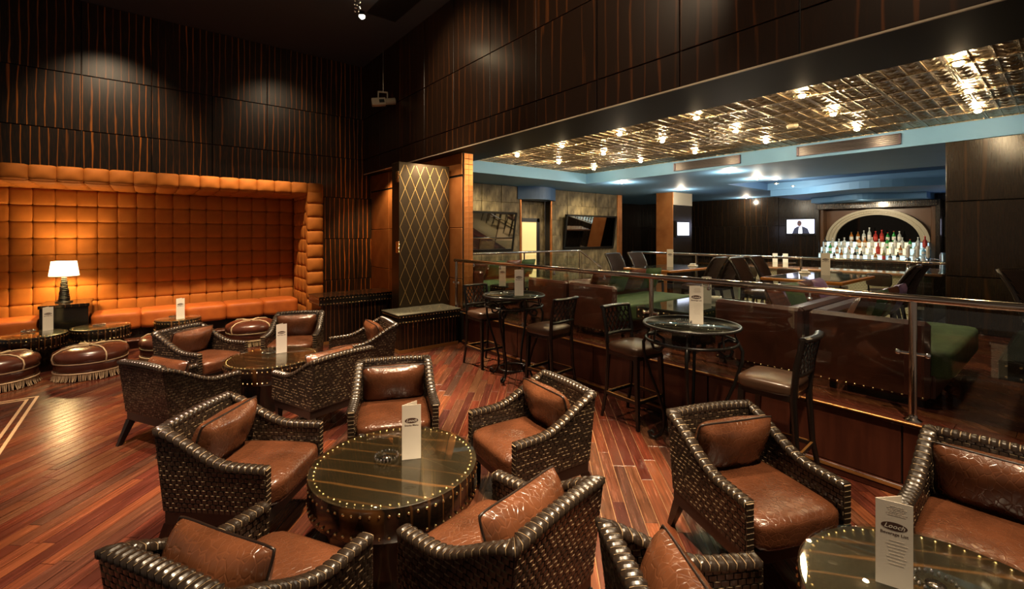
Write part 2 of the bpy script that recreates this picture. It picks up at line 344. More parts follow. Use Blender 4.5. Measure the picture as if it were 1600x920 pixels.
def nail_mesh(pts, r=.007):                        # pts: (pos, normal) dome-headed nails in one mesh
    m = MB()
    for p, nn in pts:
        p = Vector(p); nn = Vector(nn).normalized(); a = nn.orthogonal().normalized(); bq = nn.cross(a)
        ring = [p + (a * math.cos(2 * PI * k / 6) + bq * math.sin(2 * PI * k / 6)) * r for k in range(6)]
        ring2 = [p + nn * r * .55 + (a * math.cos(2 * PI * k / 6) + bq * math.sin(2 * PI * k / 6)) * r * .6 for k in range(6)]
        m.add(ring + ring2 + [p + nn * r * .75], [(k, (k + 1) % 6, 6 + (k + 1) % 6, 6 + k) for k in range(6)] + [(6 + k, 6 + (k + 1) % 6, 12) for k in range(6)], 0, True)
    return m

# ================================================================== STRUCTURE
XP, XR = 4.38, 4.45            # platform face, railing line
YW, ZC = 11.6, 6.3             # panelled wall, hall ceiling
PZ = .56                       # platform height
ZT, ZB = 3.55, 3.28            # pressed tin ceiling, blue ceiling

# hall floor of diagonal planks
fl = struct('floor', 'reddish brown diagonal plank floor of the lounge', MB().box(-4.6, XP + 1.2, -2.5, YW + .2, -.06, -.009).mesh('floor', 'plank_joint'))
ang = R(42.5); dv = Vector((math.sin(ang), math.cos(ang))); pv = Vector((dv.y, -dv.x)); PW = .094
pl = []
for k in range(-115, 115):
    b0 = k * PW; a = -6 + random.uniform(0, 1.2)
    while a < 13.5:
        ln = random.choice((.75, .95, 1.15, 1.4)); c = dv * (a + ln / 2) + pv * b0
        e0, e1 = dv * a + pv * b0, dv * (a + ln) + pv * b0
        if all(-4.5 < e.x < XP + 1.2 and -2.4 < e.y < YW + .15 for e in (e0, e1)): pl.append((c, ln))
        else:                                     # shorten the planks that meet a wall
            for q in (.5,):
                for part in (0, 1):
                    cc = dv * (a + ln * (.25 + .5 * part)) + pv * b0; f0 = cc - dv * ln * .25; f1 = cc + dv * ln * .25
                    if all(-4.5 < e.x < XP + .05 and -2.4 < e.y < YW for e in (f0, f1)): pl.append((cc, ln / 2))
        a += ln
def inframe(c):
    x, y = proj(c.x, c.y, 0); return c.x < XP + .1 and c.y < YW and -60 < x < 1660 and 380 < y < 990 and c.dot(FW) > .3
pl.sort(key=lambda t: (not inframe(t[0]), t[0].length))
pm = {}
for c, ln in pl[:300]:
    if ln not in pm: pm[ln] = MB().box(-PW / 2 + .0024, PW / 2 - .0024, -ln / 2 + .002, ln / 2 - .002, -.012, 0, 0, .0014).mesh('plank', 'plank')
    link('plank', pm[ln], fl, (c.x, c.y, 0), -ang)
mb = MB(); ca, sa = math.cos(-ang), math.sin(-ang)
for c, ln in pl[300:]:
    q = [(c.x + x * ca - y * sa, c.y + x * sa + y * ca) for x, y in ((-PW / 2 + .002, -ln / 2 + .002), (PW / 2 - .002, -ln / 2 + .002), (PW / 2 - .002, ln / 2 - .002), (-PW / 2 + .002, ln / 2 - .002))]
    mb.add([(x, y, z) for z in (-.012, 0) for x, y in q], [(4, 5, 6, 7), (0, 1, 5, 4), (1, 2, 6, 5), (2, 3, 7, 6), (3, 0, 4, 7)])
o = mb.obj('plank_field', 'plank', fl); o['kind'] = 'stuff'
# inlaid dance floor border at the left
q = at(57, 620, 0)
inl = struct('floor_inlay', 'pale inlaid border lines with a corner in the plank floor')
for off in (0, .075):
    MB().box(-4.4, q.x - off + .02, q.y - off, q.y - off + .028, 0, .003).obj('inlay_strip', 'inlay', inl)
    MB().box(q.x - off - .008, q.x - off + .02, -2, q.y - off, 0, .003).obj('inlay_strip', 'inlay', inl)

# hall ceiling
ce = struct('ceiling', 'dark matt ceiling high above the lounge', MB().box(-4.6, XP + .5, -2.5, YW + .3, ZC, ZC + .1).mesh('ceiling', 'hall_ceiling'))
MB().box(3.35, 3.95, 3.2, 8.7, ZC - .015, ZC).obj('ceiling_strip', 'soffit', ce)

def panel_grid(parent, axis, fixed, us, zs, matn, sgn, t=.03, gap=.007, skip=None):
    cache = {}
    for i in range(len(us) - 1):
        for j in range(len(zs) - 1):
            if skip and skip(us[i], us[i + 1], zs[j], zs[j + 1]): continue
            du, dz = (us[i + 1] - us[i]) / 2 - gap, (zs[j + 1] - zs[j]) / 2 - gap
            key = (round(du, 4), round(dz, 4))
            if key not in cache:
                m = MB().box(-du, du, -t, 0, -dz, dz, 0, .004) if axis == 'y' else MB().box(-t, 0, -du, du, -dz, dz, 0, .004)
                cache[key] = m.mesh('panel', matn)
            u, z = (us[i] + us[i + 1]) / 2, (zs[j] + zs[j + 1]) / 2
            link('panel', cache[key], parent, (u, fixed, z) if axis == 'y' else (fixed, u, z))
rows = [0, .81, 1.84, 2.87, 3.88, 4.92, ZC]
wl = struct('wall_left', 'tall wall of dark streaked wood panels behind the orange alcove', MB().box(-4.6, XP + .4, YW + .03, YW + .2, 0, ZC).mesh('wall', 'backing'))
panel_grid(wl, 'y', YW + .03, [-4.03 - .5, -4.03 + .0, -3.005, -1.977, -.949, .077, 1.094, 2.145, 3.163, 4.19, 4.6], rows, 'wall_ebony', -1, skip=lambda a, b, c, d: d < 3.5 and b < 2.2)
wr = struct('wall_right', 'deep overhead beam wall clad in dark wood panels', MB().box(XP + .03, XP + .9, -3.2, YW + .05, 3.52, ZC).mesh('beam', 'backing'))
ys = [11.65 - 1.13 * k for k in range(14)]; ys[0] = YW
panel_grid(wr, 'x', XP + .03, sorted(ys), [3.5, 3.88, 4.92, ZC], 'beam_ebony', -1)
so = struct('trim_1', 'dark plain underside of the overhead beam', MB().box(XP + .02, 5.35, -3.2, YW, 3.49, 3.53).mesh('soffit', 'soffit'))
MB().box(XP, XP + .02, -3.2, YW - .03, 3.49, 3.505).obj('edge_trim', 'beige_plastic', so)

# platform
pf = struct('platform', 'raised platform carrying the booths behind the glass railing', MB().box(XP + .02, 9.45, -3.2, 9.7, 0, PZ - .02).mesh('platform', 'backing'))
for k in range(13):
    y0 = 6.8 - .75 * k
    MB().box(XP, XP + .02, y0 - .744, y0 - .006, .09, PZ - .035, 0, .003).obj('fascia_panel', 'mahogany', pf)
MB().box(XP - .025, XP + .02, -3.2, 6.8, 0, .085, 0, .006).obj('base_moulding', 'mahogany', pf)
MB().box(XP - .03, XP - .024, -3.2, 6.8, .055, .075).obj('moulding_line', 'footrest_gold', pf)
MB().box(XP - .02, XP + .1, -3.2, 6.8, PZ - .03, PZ, 0, .006).obj('edge_board', 'mahogany', pf)
MB().box(XP - .03, XP - .008, -3.2, 6.8, PZ - .008, PZ + .004, 0, .002).obj('edge_line', 'footrest_gold', pf)
mb = MB()
for k in range(34):
    y0 = -3.2 + k * .14; x = XP + .1
for i in range(37):
    x0 = XP + .1 + i * .14; y = -3.2 + random.uniform(0, .9)
    while y < 9.7:
        ln = random.uniform(.8, 1.5); mb.box(x0 + .002, x0 + .138, y + .002, min(9.7, y + ln) - .002, PZ - .02, PZ); y += ln
o = mb.obj('plank_field', 'plank', pf); o['kind'] = 'stuff'

# bar room floor + steps
bf = struct('floor_bar', 'pale stone floor of the bar area beyond the second rail', MB().box(9.45, 17.6, -3.2, 12.4, -.06, 0).mesh('floor_bar', 'stone_floor'))
st = struct('steps', 'steps going down from the platform beside the stone wall')
for k in range(3): MB().box(9.45 + .3 * k, 9.75 + .3 * k, 7.0, 9.6, 0, PZ * (3 - k) / 4, 0, .006).obj('step', 'dark_mahogany', st)

# pressed-tin tray ceiling, blue drop and blue ceiling
XT0, XT1, YT = 5.35, 9.0, 8.04
tin = struct('ceiling_tin', 'embossed metal tile ceiling over the booths', MB().box(XT0 - .1, XT1, -3.2, YT, ZT + .012, ZT + .06).mesh('tin_backing', 'soffit'))
tw = (XT1 - XT0) / 6; m = MB(); h = tw / 2 - .002
m.box(-h, h, -h, h, .002, .012)
for s_ in (-1, 1):
    m.box(-h, h, s_ * h - .018 * (s_ > 0), s_ * h + .018 * (s_ < 0), -.012, .004); m.box(s_ * h - .018 * (s_ > 0), s_ * h + .018 * (s_ < 0), -h, h, -.012, .004)
for dy in (-h / 2, 0, h / 2): m.box(-h, h, dy - .007, dy + .007, -.008, .004)
for i in range(4):
    for j in range(4):
        cx, cy, r_ = -h + h / 4 + i * h / 2, -h + h / 4 + j * h / 2, h / 6
        m.add([(cx - r_, cy - r_, .002), (cx + r_, cy - r_, .002), (cx + r_, cy + r_, .002), (cx - r_, cy + r_, .002), (cx, cy, -.012)], [(0, 4, 1), (1, 4, 2), (2, 4, 3), (3, 4, 0)])
tm = m.mesh('tin_tile', 'tin')
for i in range(6):
    for j in range(19):
        y = YT - tw * (j + .5)
        if y > -3.2: link('tin_tile', tm, tin, (XT0 + tw * (i + .5), y, ZT))
bl = struct('ceiling_blue', 'blue painted lower ceiling with tray edges around the metal tiles')
for x0, x1, y0, y1 in ((4.87, 17.4, YT, 9.72), (XT1, 12.0, -3.2, YT), (12.0, 14.6, 5.8, YT), (12.0, 17.4, -3.2, 1.3), (14.6, 17.4, 1.3, YT), (12.2, 17.4, 9.72, 12.3)):
    MB().box(x0, x1, y0, y1, ZB, ZT + .25).obj('ceiling_slab', 'blue_paint', bl)
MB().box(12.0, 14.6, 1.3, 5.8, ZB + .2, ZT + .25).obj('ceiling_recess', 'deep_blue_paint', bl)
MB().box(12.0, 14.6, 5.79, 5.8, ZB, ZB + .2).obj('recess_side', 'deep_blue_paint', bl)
def arc_slab(name, xf, bow, y0, y1, z0, z1, xb, parent, matn, n=24):
    pts = []
    for i in range(n + 1):
        t = i / n; pts.append((xf - bow * math.sin(PI * t) + .35 * bow * math.sin(3 * PI * t), y0 + (y1 - y0) * t))
    pts += [(xb, y1), (xb, y0)]; k = len(pts)
    m = MB(); m.add([(x, y, z) for z in (z0, z1) for x, y in pts], [tuple(range(k))[::-1], tuple(range(k, 2 * k))] + [(i, (i + 1) % k, k + (i + 1) % k, k + i) for i in range(k)])
    return m.obj(name, matn, parent)
arc_slab('wave_soffit', 14.7, .55, .6, 5.75, 3.10, ZB + .01, 17.3, bl, 'blue_paint')
arc_slab('canopy', 16.2, .5, 2.45, 5.15, 2.93, 3.10, 17.3, bl, 'blue_paint')

# vents in the drop
def vent(y0, y1, label):
    t = thing('air_vent', label, 'vent', (XT1 - .004, (y0 + y1) / 2, (ZT + ZB) / 2)); h = (y1 - y0) / 2
    MB().box(-.001, .004, -h, h, -.085, .085).obj('backing', 'black_frame', t)
    f = MB(); f.box(-.02, .002, -h, h, .07, .085).box(-.02, .002, -h, h, -.085, -.07).box(-.02, .002, -h, -h + .03, -.085, .085).box(-.02, .002, h - .03, h, -.085, .085); f.obj('frame', 'vent_purple', t)
    sm_ = MB().box(-.014, .0, -h + .03, h - .03, -.004, .004).mesh('slat', 'vent_purple')
    for k in range(4): link('slat', sm_, t, (0, 0, -.045 + .03 * k))
vent(4.06, 5.49, 'narrow bronze air vent in the blue edge, farther from the dark pillar')
vent(1.65, 3.08, 'wide bronze air vent in the blue edge, nearer the dark pillar')

# stone wall with recess, copper wall, far wall, pillar
YS = 9.7
ws = struct('wall_stone', 'rough brown slate tile wall with two hanging screens', MB().box(4.87, 8.1, YS + .03, YS + .3, PZ - .1, ZB + .1).box(9.35, 12.62, YS + .03, YS + .3, -.02, ZB + .1).box(8.1, 9.35, YS + .33, YS + .4, PZ - .1, ZB + .1).box(4.7, 8.1, 10.9, 11., 0, 3.4).mesh('wall', 'slate_joint'))
tms = []
for k in range(4):
    d = [.02, .028, .035, .024][k]; tms.append(MB().box(-.30, .30, -d, .012, -.225, .225, 0, .006).mesh('stone_tile', 'slate'))
for (xa, xb) in ((4.87, 8.1), (9.35, 12.62)):
    n = int(round((xb - xa) / .61)); wd = (xb - xa) / n
    for j in range(6):
        for i in range(n):
            o = link('stone_tile', random.choice(tms), ws, (xa + wd * (i + .5), YS + .02, PZ + .226 + j * .4525)); o.scale.x = wd / .612
for i in range(2):
    for j in range(6): o = link('stone_tile', random.choice(tms), ws, (8.1 + .625 * (i + .5), YS + .32, PZ + .226 + j * .4525)); o.scale.x = 1.02
for x in (8.13, 9.31): MB().tube([(x, YS, PZ), (x, YS, 3.1)], .035, 10).obj('bronze_pole', 'copper', ws)
MB().box(12.38, 12.62, YS - .05, YS + .01, 0, ZB, 0, .01).obj('corner_strip', 'copper', ws)
sf = MB(); k = 14; pts = [(8.0 + 1.45 * i / k, YS - .05 - .35 * math.sin(PI * i / k)) for i in range(k + 1)] + [(9.45, 10.4), (8.0, 10.4)]
sf.add([(x, y, z) for z in (2.93, ZB + .02) for x, y in pts], [tuple(range(k + 3))[::-1], tuple(range(k + 3, 2 * k + 6))] + [(i, (i + 1) % (k + 3), k + 3 + (i + 1) % (k + 3), k + 3 + i) for i in range(k + 3)])
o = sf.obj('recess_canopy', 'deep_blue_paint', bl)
dr = struct('door_1', 'black framed doorway with a glowing cream panel in the slate recess')
f = MB(); f.box(8.26, 8.37, YS + .22, YS + .29, PZ, 2.42).box(8.95, 9.06, YS + .22, YS + .29, PZ, 2.42).box(8.26, 9.06, YS + .22, YS + .29, 2.31, 2.42); f.obj('door_frame', 'black_frame', dr)
MB().box(8.37, 8.95, YS + .24, YS + .28, PZ, 2.31, 0, .004).obj('door_leaf', 'cream_panel', dr); MB().box(8.42, 8.9, YS + .23, YS + .245, 1.40, 1.47, 0, .004).obj('push_bar', 'brass', dr)
XCu = 4.6
wc = struct('wall_copper', 'glossy copper mosaic pier under the beam', MB().box(XCu + .02, XCu + .25, 7.2, YW, 0, 3.49).mesh('wall', 'backing'))
cm = MB().box(-.018, .004, -.048, .048, -.048, .048, 0, .004).mesh('copper_tile', 'copper'); big = MB().box(-.02, 0, -.545, .545, -.48, .48, 0, .006).mesh('copper_sheet', 'copper')
for i in range(4):
    for j in range(3): o = link('copper_sheet', big, wc, (XCu + .02, 7.75 + 1.1 * i, .62 + .97 * j)); 
    o = link('copper_sheet', big, wc, (XCu + .02, 7.75 + 1.1 * i, 3.28)); o.scale.z = .42
ce_ = MB().box(-.02, 0, -.05, .05, -.05, .05, 0, .004).mesh('copper_tile', 'copper')
for j in range(28):
    for i in range(2): o = link('copper_tile', ce_, wc, (XCu + .07 + .1 * i + .02, 7.2, .7 + .101 * j)); o.rotation_euler.z = R(90)
cl_ = struct('column', 'square column with a copper face and a screen on its dark face', MB().box(12.9, 14.0, 7.9, 8.5, 0, ZB + .02).mesh('column', 'far_ebony'))
MB().box(12.88, 12.9, 7.9, 8.5, 0, ZB, 0, .004).obj('copper_face', 'copper', cl_); MB().box(12.9, 14.0, 7.885, 7.9, 2.88, ZB, 0, .004).obj('bronze_band', 'beige_plastic', cl_)
XB = 17.3
wf = struct('wall_far', 'dark panelled wall behind the bar', MB().box(XB + .03, XB + .2, -3.2, 12.4, 0, 3.6).mesh('wall', 'backing'))
panel_grid(wf, 'x', XB + .03, [-3.2, -1.6, 0, 1.5, 2.2, 5.25, 6.5, 7.9, 9.3, 10.7, 12.3], [0, 1.15, 2.25, ZB], 'far_ebony', -1)
wb = struct('wall_back_bar', 'dark wall closing the bar room at the left', MB().box(12.6, 17.4, 12.2, 12.4, 0, 3.6).box(12.3, 12.6, YS + .3, 12.4, 0, 3.6).mesh('wall', 'far_ebony'))
pr = struct('pillar', 'broad dark wood pillar at the end of the second rail', MB().box(XT1 + .03, 9.6, -3.2, 1.14, 0, ZB).mesh('pillar', 'backing'))
panel_grid(pr, 'x', XT1 + .03, [-3.2, -2.0, -.4, 1.16], [PZ, 1.35, 2.42, ZB], 'far_ebony', -1)
MB().box(XT1 + .02, 9.6, 1.14, 1.16, PZ, ZB).obj('pillar_side', 'far_ebony', pr)

# ================================================================== ORANGE ALCOVE
AY, AB, AXI, AXO = 9.72, 10.85, 2.53, 2.83       # frame front, padded back, inner / outer right side
AX0 = -3.2
alc = thing('upholstered_alcove', 'orange tufted suede alcove with padded canopy over the bench', 'alcove', (0, 0, 0))
body = MB().box(AX0, AXO, AB + .09, YW - .06, .15, 2.98).box(AXI + .05, AXO - .02, AY + .06, AB + .1, .15, 2.98).box(AX0, AXI + .1, AY + .06, AB + .1, 2.8, 2.98)
body.obj('body', 'suede', alc)
PS, PR = .2675, .277
def pad_mesh(a, b, t): return MB().soft(a / 2, b / 2, t, n=6, p=9, crown=t * .5).mesh('tufted_pad', 'suede')
pad = pad_mesh(PS + .002, PR + .002, .03)
nc = int((AXI - AX0) / PS)
for i in range(nc):
    for j in range(9):
        o = link('tufted_pad', pad, alc, (AXI - PS * (i + .5), AB + .055, .50 + PR * (j + .5))); o.rotation_euler = (R(90), 0, 0)
padS = pad_mesh(PS + .01, PR + .004, .04)
for i in range(4):
    for j in range(10):
        o = link('tufted_pad', padS, alc, (AXI + .045, AY + .16 + .275 * i, .22 + PR * (j + .5) - .03)); o.rotation_euler = (R(90), 0, R(-90))
padF = pad_mesh(AXO - AXI + .01, PR + .002, .07)
for j in range(10):
    o = link('tufted_pad', padF, alc, ((AXI + AXO) / 2, AY + .05, .20 + PR * j + .02)); o.rotation_euler = (R(90), 0, 0)
padT = pad_mesh(.305, .235, .07); padU = pad_mesh(.305, .30, .05)
for i in range(20):
    x = AXO - .15 - .3 * i
    if x < AX0: break
    o = link('tufted_pad', padT, alc, (x, AY + .05, 2.875)); o.rotation_euler = (R(90), 0, 0)
    if x < AXI:
        for j in range(4): o = link('tufted_pad', padU, alc, (x, AY + .17 + .29 * j, 2.79)); o.rotation_euler = (R(180), 0, 0)
stp = struct('plinth', 'low wooden step under the orange bench', MB().box(AX0, AXI + .05, 10.06, AB + .2, 0, .14).mesh('plinth', 'dark_mahogany'))
MB().box(AX0, AXI + .05, 10.0, 10.5, .13, .155, 0, .006).obj('step_board', 'plank', stp)
def bench(x0, x1, label):
    t = thing('alcove_bench', label, 'bench', ((x0 + x1) / 2, 10.45, .155)); h = (x1 - x0) / 2
    MB().box(-h + .03, h - .03, -.22, .36, 0, .17).obj('base', 'black_wood', t)
    n = max(1, int(round((x1 - x0) / .62))); wd = 2 * h / n; me = MB().soft(wd / 2 + .008, .335, .15, n=8, p=11, crown=.008, wob=.003).mesh('seat_pad', 'suede_seat')
    for i in range(n): link('seat_pad', me, t, (-h + wd * (i + .5), .03, .31))
    return t
bench(-.72, AXI - .07, 'long orange suede bench right of the lamp cabinet'); bench(AX0 + .1, -1.32, 'orange suede bench left of the lamp cabinet')
cb = thing('lamp_cabinet', 'dark wooden cabinet carrying the glowing lamp', 'cabinet', (-1.02, 10.4, .155))
MB().box(-.28, .28, -.35, .38, 0, .63, 0, .004).obj('body', 'lacquer', cb); MB().box(-.295, .295, -.37, .39, .63, .68, 0, .006).obj('top', 'table_ebony', cb)
lm = thing('table_lamp', 'lit table lamp with cream shade on a stacked ring base', 'lamp', (-1.06, 10.42, .835))
MB().lathe([(.11, 0), (.11, .015), (.09, .02)], 24).obj('foot', 'iron', lm)
rg = MB()
for k in range(13):
    z = .02 + .03 * k; r_ = .078 - .0036 * k; rg.lathe([(r_ * .86, z), (r_, z + .006), (r_, z + .022), (r_ * .86, z + .028)], 20, (random.uniform(-.004, .004), random.uniform(-.004, .004)))
rg.obj('stacked_base', 'iron', lm); MB().tube([(0, 0, .4), (0, 0, .62)], .008).obj('stem', 'brass', lm)
MB().lathe([(.185, .435), (.155, .67)], 36, cap=False).obj('shade', 'lamp_shade', lm)
MB().soft(.035, .035, .05, (0, 0, .53), 5, 2.).obj('bulb', 'bulb', lm)
d = bpy.data.lights.new('lamp_glow', 'POINT'); d.energy = 55; d.color = (1, .70, .28); d.shadow_soft_size = .05
o = bpy.data.objects.new('lamp_glow', d); COL.objects.link(o); o.location = (-1.06, 10.42, 1.36)
d.energy = 105

# ================================================================== DIAMOND PANEL + PLINTH COUNTERS
def counter(label, x0, x1, y0, y1, h, topm):
    t = thing('nailed_counter', label, 'counter', ((x0 + x1) / 2, (y0 + y1) / 2, 0)); a, b2 = (x1 - x0) / 2, (y1 - y0) / 2
    MB().box(-a + .05, a - .05, -b2 + .05, b2 - .03, 0, h - .16).obj('body', 'plinth_ebony', t); MB().box(-a + .04, a - .04, -b2 + .04, b2 - .03, 0, .05).obj('kick_board', 'footrest_gold', t)
    MB().box(-a + .01, a - .01, -b2 + .01, b2, h - .16, h - .02, 0, .004).obj('apron', 'lacquer', t); MB().box(-a, a, -b2, b2, h - .02, h, 0, .004).obj('top', topm, t)
    ps = []
    for z in (h - .045, h - .135):
        n = int(2 * a / .055)
        ps += [((-a + .04 + i * (2 * a - .08) / (n - 1), -b2 + .01, z), (0, -1, 0)) for i in range(n)]
        n = int(2 * b2 / .055); ps += [((-a + .01, -b2 + .04 + i * (2 * b2 - .08) / (n - 1), z), (-1, 0, 0)) for i in range(n)]
    o = nail_mesh(ps, .010).obj('nailheads', 'brass', t); o['kind'] = 'stuff'
    return t
noisy('speckled_stone', (.10, .10, .075), (.20, .19, .14), 60., .2, 0, 0)
counter('dark wood counter with nailhead edge under the diamond panel', 3.16, 4.36, 6.85, 7.52, .64, 'speckled_stone')
counter('dark wood counter with nailhead edge beside the orange alcove', 2.33, 3.75, 8.25, 8.9, .85, 'table_ebony')
dp = thing('diamond_panel', 'tall black lacquer panel inlaid with gold diamond lattice', 'panel', (4.02, 7.55, 0))
MB().box(-.52, .52, 0, .3, 0, 3.25, 0, .006).obj('slab', 'bronze_lacquer', dp)
z0, z1, W, dw, dh = .68, 3.2, 1.0, .2, .467
def clipline(x0, za, sg):                          # line z = za + sg*(x-x0)*dh/dw inside the panel
    sl = sg * dh / dw; a, b2 = -.5, .5; za0 = za - sl * x0
    lo, hi = sorted(((z0 - za0) / sl, (z1 - za0) / sl)); a = max(a, lo); b2 = min(b2, hi)
    return ((a, za0 + sl * a), (b2, za0 + sl * b2)) if b2 - a > .02 else None
for sg in (1, -1):
    for k in range(-8, 16):
        c = clipline(-.5, z0 + k * dh, sg)
        if c:
            (xa, za), (xb, zb) = c; t = .0032; ln = math.hypot(xb - xa, zb - za); nx, nz = -(zb - za) / ln * t, (xb - xa) / ln * t
            MB().add([(xa + nx, -.003, za + nz), (xb + nx, -.003, zb + nz), (xb - nx, -.003, zb - nz), (xa - nx, -.003, za - nz), (xa + nx, .001, za + nz), (xb + nx, .001, zb + nz), (xb - nx, .001, zb - nz), (xa - nx, .001, za - nz)], [(3, 2, 1, 0), (0, 1, 5, 4), (2, 3, 7, 6), (1, 2, 6, 5), (3, 0, 4, 7)]).obj('inlay_line', 'gold_line', dp)
for z in (1.72, 2.98):
    hg = MB()
    for k in range(3): hg.tube([(-.53, .02 + .05 * math.sin(a * .8) * math.cos(a), z - .07 + .07 * k + .03 * math.sin(a)) for a in [i * .6 for i in range(11)]], .009, 6)
    hg.box(-.535, -.52, .0, .1, z - .1, z + .1); hg.obj('ornate_hinge', 'brass', dp)

# ================================================================== ARMCHAIR
def build_armchair():
    root = thing('woven_armchair', '', 'armchair', group='woven leather armchairs')
    TH = .045
    def yb(z): return -.30 - .06 * (z - .29) / .485
    def topz(seg, u):
        if seg == 1: return .775 + .012 * math.sin(PI * u)
        v = u if seg == 0 else 1 - u
        return .56 + .018 * v + .197 * sstep(.28, 1.06, v) ** 1.15
    def S(seg, u, z, inn=0.):
        if seg == 0: p = Vector((.35 - .02 * u, .35 + (yb(z) - .35) * u, z)); p.x -= inn; p.y += inn * max(0, (u - .9) * 10)
        elif seg == 2: v = 1 - u; p = Vector((-.35 + .02 * v, .35 + (yb(z) - .35) * v, z)); p.x += inn; p.y += inn * max(0, (v - .9) * 10)
        else: p = Vector((.33 - .66 * u, yb(z), z)); p.y += inn; p.x += (-inn if u < .5 else inn) * max(0, (abs(u - .5) - .4) * 10)
        return p
    NRM = {0: Vector((1, 0, 0)), 1: Vector((0, -1, 0)), 2: Vector((-1, 0, 0))}; LEN = {0: .66, 1: .66, 2: .66}
    ZL = .285
    shell = MB()
    for seg in range(3):
        n = 18
        for inn in (0., TH):
            vs = []; fs = []
            for i in range(n + 1):
                u = i / n; tz = topz(seg, u)
                for j in range(5): vs.append(S(seg, u, ZL + (tz - ZL) * j / 4, inn))
            for i in range(n):
                for j in range(4):
                    f = (i * 5 + j, (i + 1) * 5 + j, (i + 1) * 5 + j + 1, i * 5 + j + 1); fs.append(f if inn else f[::-1])
            shell.add(vs, fs, 0, False)
        vs = []
        for i in range(n + 1):
            u = i / n; tz = topz(seg, u); vs += [S(seg, u, tz, 0), S(seg, u, tz, TH), S(seg, u, ZL, 0), S(seg, u, ZL, TH)]
        shell.add(vs, [(4 * i, 4 * i + 1, 4 * i + 5, 4 * i + 4) for i in range(n)] + [(4 * i + 2, 4 * i + 6, 4 * i + 7, 4 * i + 3) for i in range(n)])
    for x0, x1 in ((.305, .35), (-.35, -.305)): shell.box(x0, x1, .345, .351, ZL, .56)
    shell.obj('shell', 'weave_base', root)
    wv = MB(); PWX, PHZ = .0365, .0275
    def tile(seg, u0, u1, za, zb, inn, sg):
        g = .0016; e = g / LEN[seg]
        c = [(u0 + e, za + g), (u1 - e, za + g), (u1 - e, zb - g), (u0 + e, zb - g)]
        nrm = NRM[seg] * (1 if not inn else -1)
        um, zm = (u0 + u1) / 2, (za + zb) / 2
        base = [S(seg, u, z, inn) for u, z in c]
        top = [S(seg, um + (u - um) * .94, zm + (z - zm) * .90, inn) + nrm * .0040 for u, z in c]
        mid = [S(seg, um, zm + (z - zm) * .90, inn) + nrm * .0062 for z in (za + g, zb - g)]
        vs = base + top + mid           # 0-3 base, 4-7 top, 8 bottom-mid 9 top-mid
        fs = [(4, 8, 9, 7), (8, 5, 6, 9), (0, 1, 5, 8, 4), (2, 3, 7, 9, 6), (1, 2, 6, 5), (3, 0, 4, 7)]
        if (seg == 1) != bool(inn): fs = fs
        flip = (seg, bool(inn))
        # orientation: outward when cross(u,z) matches the normal
        du = base[1] - base[0]; dz = base[3] - base[0]
        if du.cross(dz).dot(nrm) < 0: fs = [f[::-1] for f in fs]
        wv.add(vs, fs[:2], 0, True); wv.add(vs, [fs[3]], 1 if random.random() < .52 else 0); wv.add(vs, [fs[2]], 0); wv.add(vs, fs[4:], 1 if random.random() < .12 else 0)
    for inn in (0., TH):
        for seg in range(3):
            nrow = 18; npc = int(LEN[seg] / PWX)
            zst = ZL if not inn else .36
            for k in range(nrow):
                za = zst + k * PHZ
                if za > .78: break
                for i in range(-1, npc + 1):
                    u0 = (i + (.5 if k % 2 else 0)) / npc; u1 = u0 + 1 / npc
                    u0, u1 = max(0, u0), min(1, u1)
                    if u1 - u0 < .3 / npc: continue
                    tz = topz(seg, (u0 + u1) / 2) - .004
                    zb = min(za + PHZ, tz)
                    if zb - za < .010: continue
                    tile(seg, u0, u1, za, zb, inn, True)
    # front faces of the arms
    for x in (.3275, -.3275):
        for k in range(9):
            za = ZL + k * .0305; vs = [(x - .024, .351, za + .001), (x + .024, .351, za + .001), (x + .024, .351, za + .029), (x - .024, .351, za + .029), (x - .022, .357, za + .003), (x + .022, .357, za + .003), (x + .022, .357, za + .026), (x - .022, .357, za + .026)]
            wv.add(vs, [(4, 7, 6, 5)], 0); wv.add(vs, [(0, 4, 5, 1), (2, 6, 7, 3)], 1); wv.add(vs, [(1, 5, 6, 2), (0, 3, 7, 4)], 0)
    o = wv.obj('weave', ('strip', 'strip_edge'), root); o['kind'] = 'stuff'
    rim = MB()
    def rim_sec(seg, u, lift):
        z = topz(seg, u); o_, i_ = S(seg, u, z, 0), S(seg, u, z, TH); out = (o_ - i_).normalized(); k = lift - .003
        return [o_ + out * (.006 + k) - Vector((0, 0, .024)), o_ + out * (.007 + k) + Vector((0, 0, .001)), o_ - out * .008 + Vector((0, 0, lift)), i_ + out * .008 + Vector((0, 0, lift)), i_ - out * (.007 + k) + Vector((0, 0, .001)), i_ - out * (.006 + k) - Vector((0, 0, .024))]
    for seg in range(3):
        n = 17
        for i in range(n):
            secs = [rim_sec(seg, (i + f) / n, l) for f, l in ((.0, .0035), (.10, .0035), (.13, .006), (.35, .0115), (.7, .0115), (.97, .006), (1., .0035))]
            for k in range(6):
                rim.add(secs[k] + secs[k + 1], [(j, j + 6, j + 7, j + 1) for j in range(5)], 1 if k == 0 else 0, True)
    o = rim.obj('rim_wrap', ('strip', 'strip_edge'), root); o['kind'] = 'stuff'
    MB().box(-.335, .335, -.29, .335, .205, .288, 0, .006).obj('seat_frame', 'dark_wood', root)
    for sx in (-1, 1):
        MB().bar((sx * .30, .30, 0), (sx * .305, .305, .21), (.017, .026), (.017, .026)).obj('leg', 'dark_wood', root)
        MB().bar((sx * .295, -.37, 0), (sx * .305, -.265, .21), (.016, .026), (.020, .032)).obj('leg', 'dark_wood', root)
    MB().soft(.299, .33, .085, (0, .055, .365), 10, 6.5, .022).obj('seat_cushion', 'brown_leather', root)
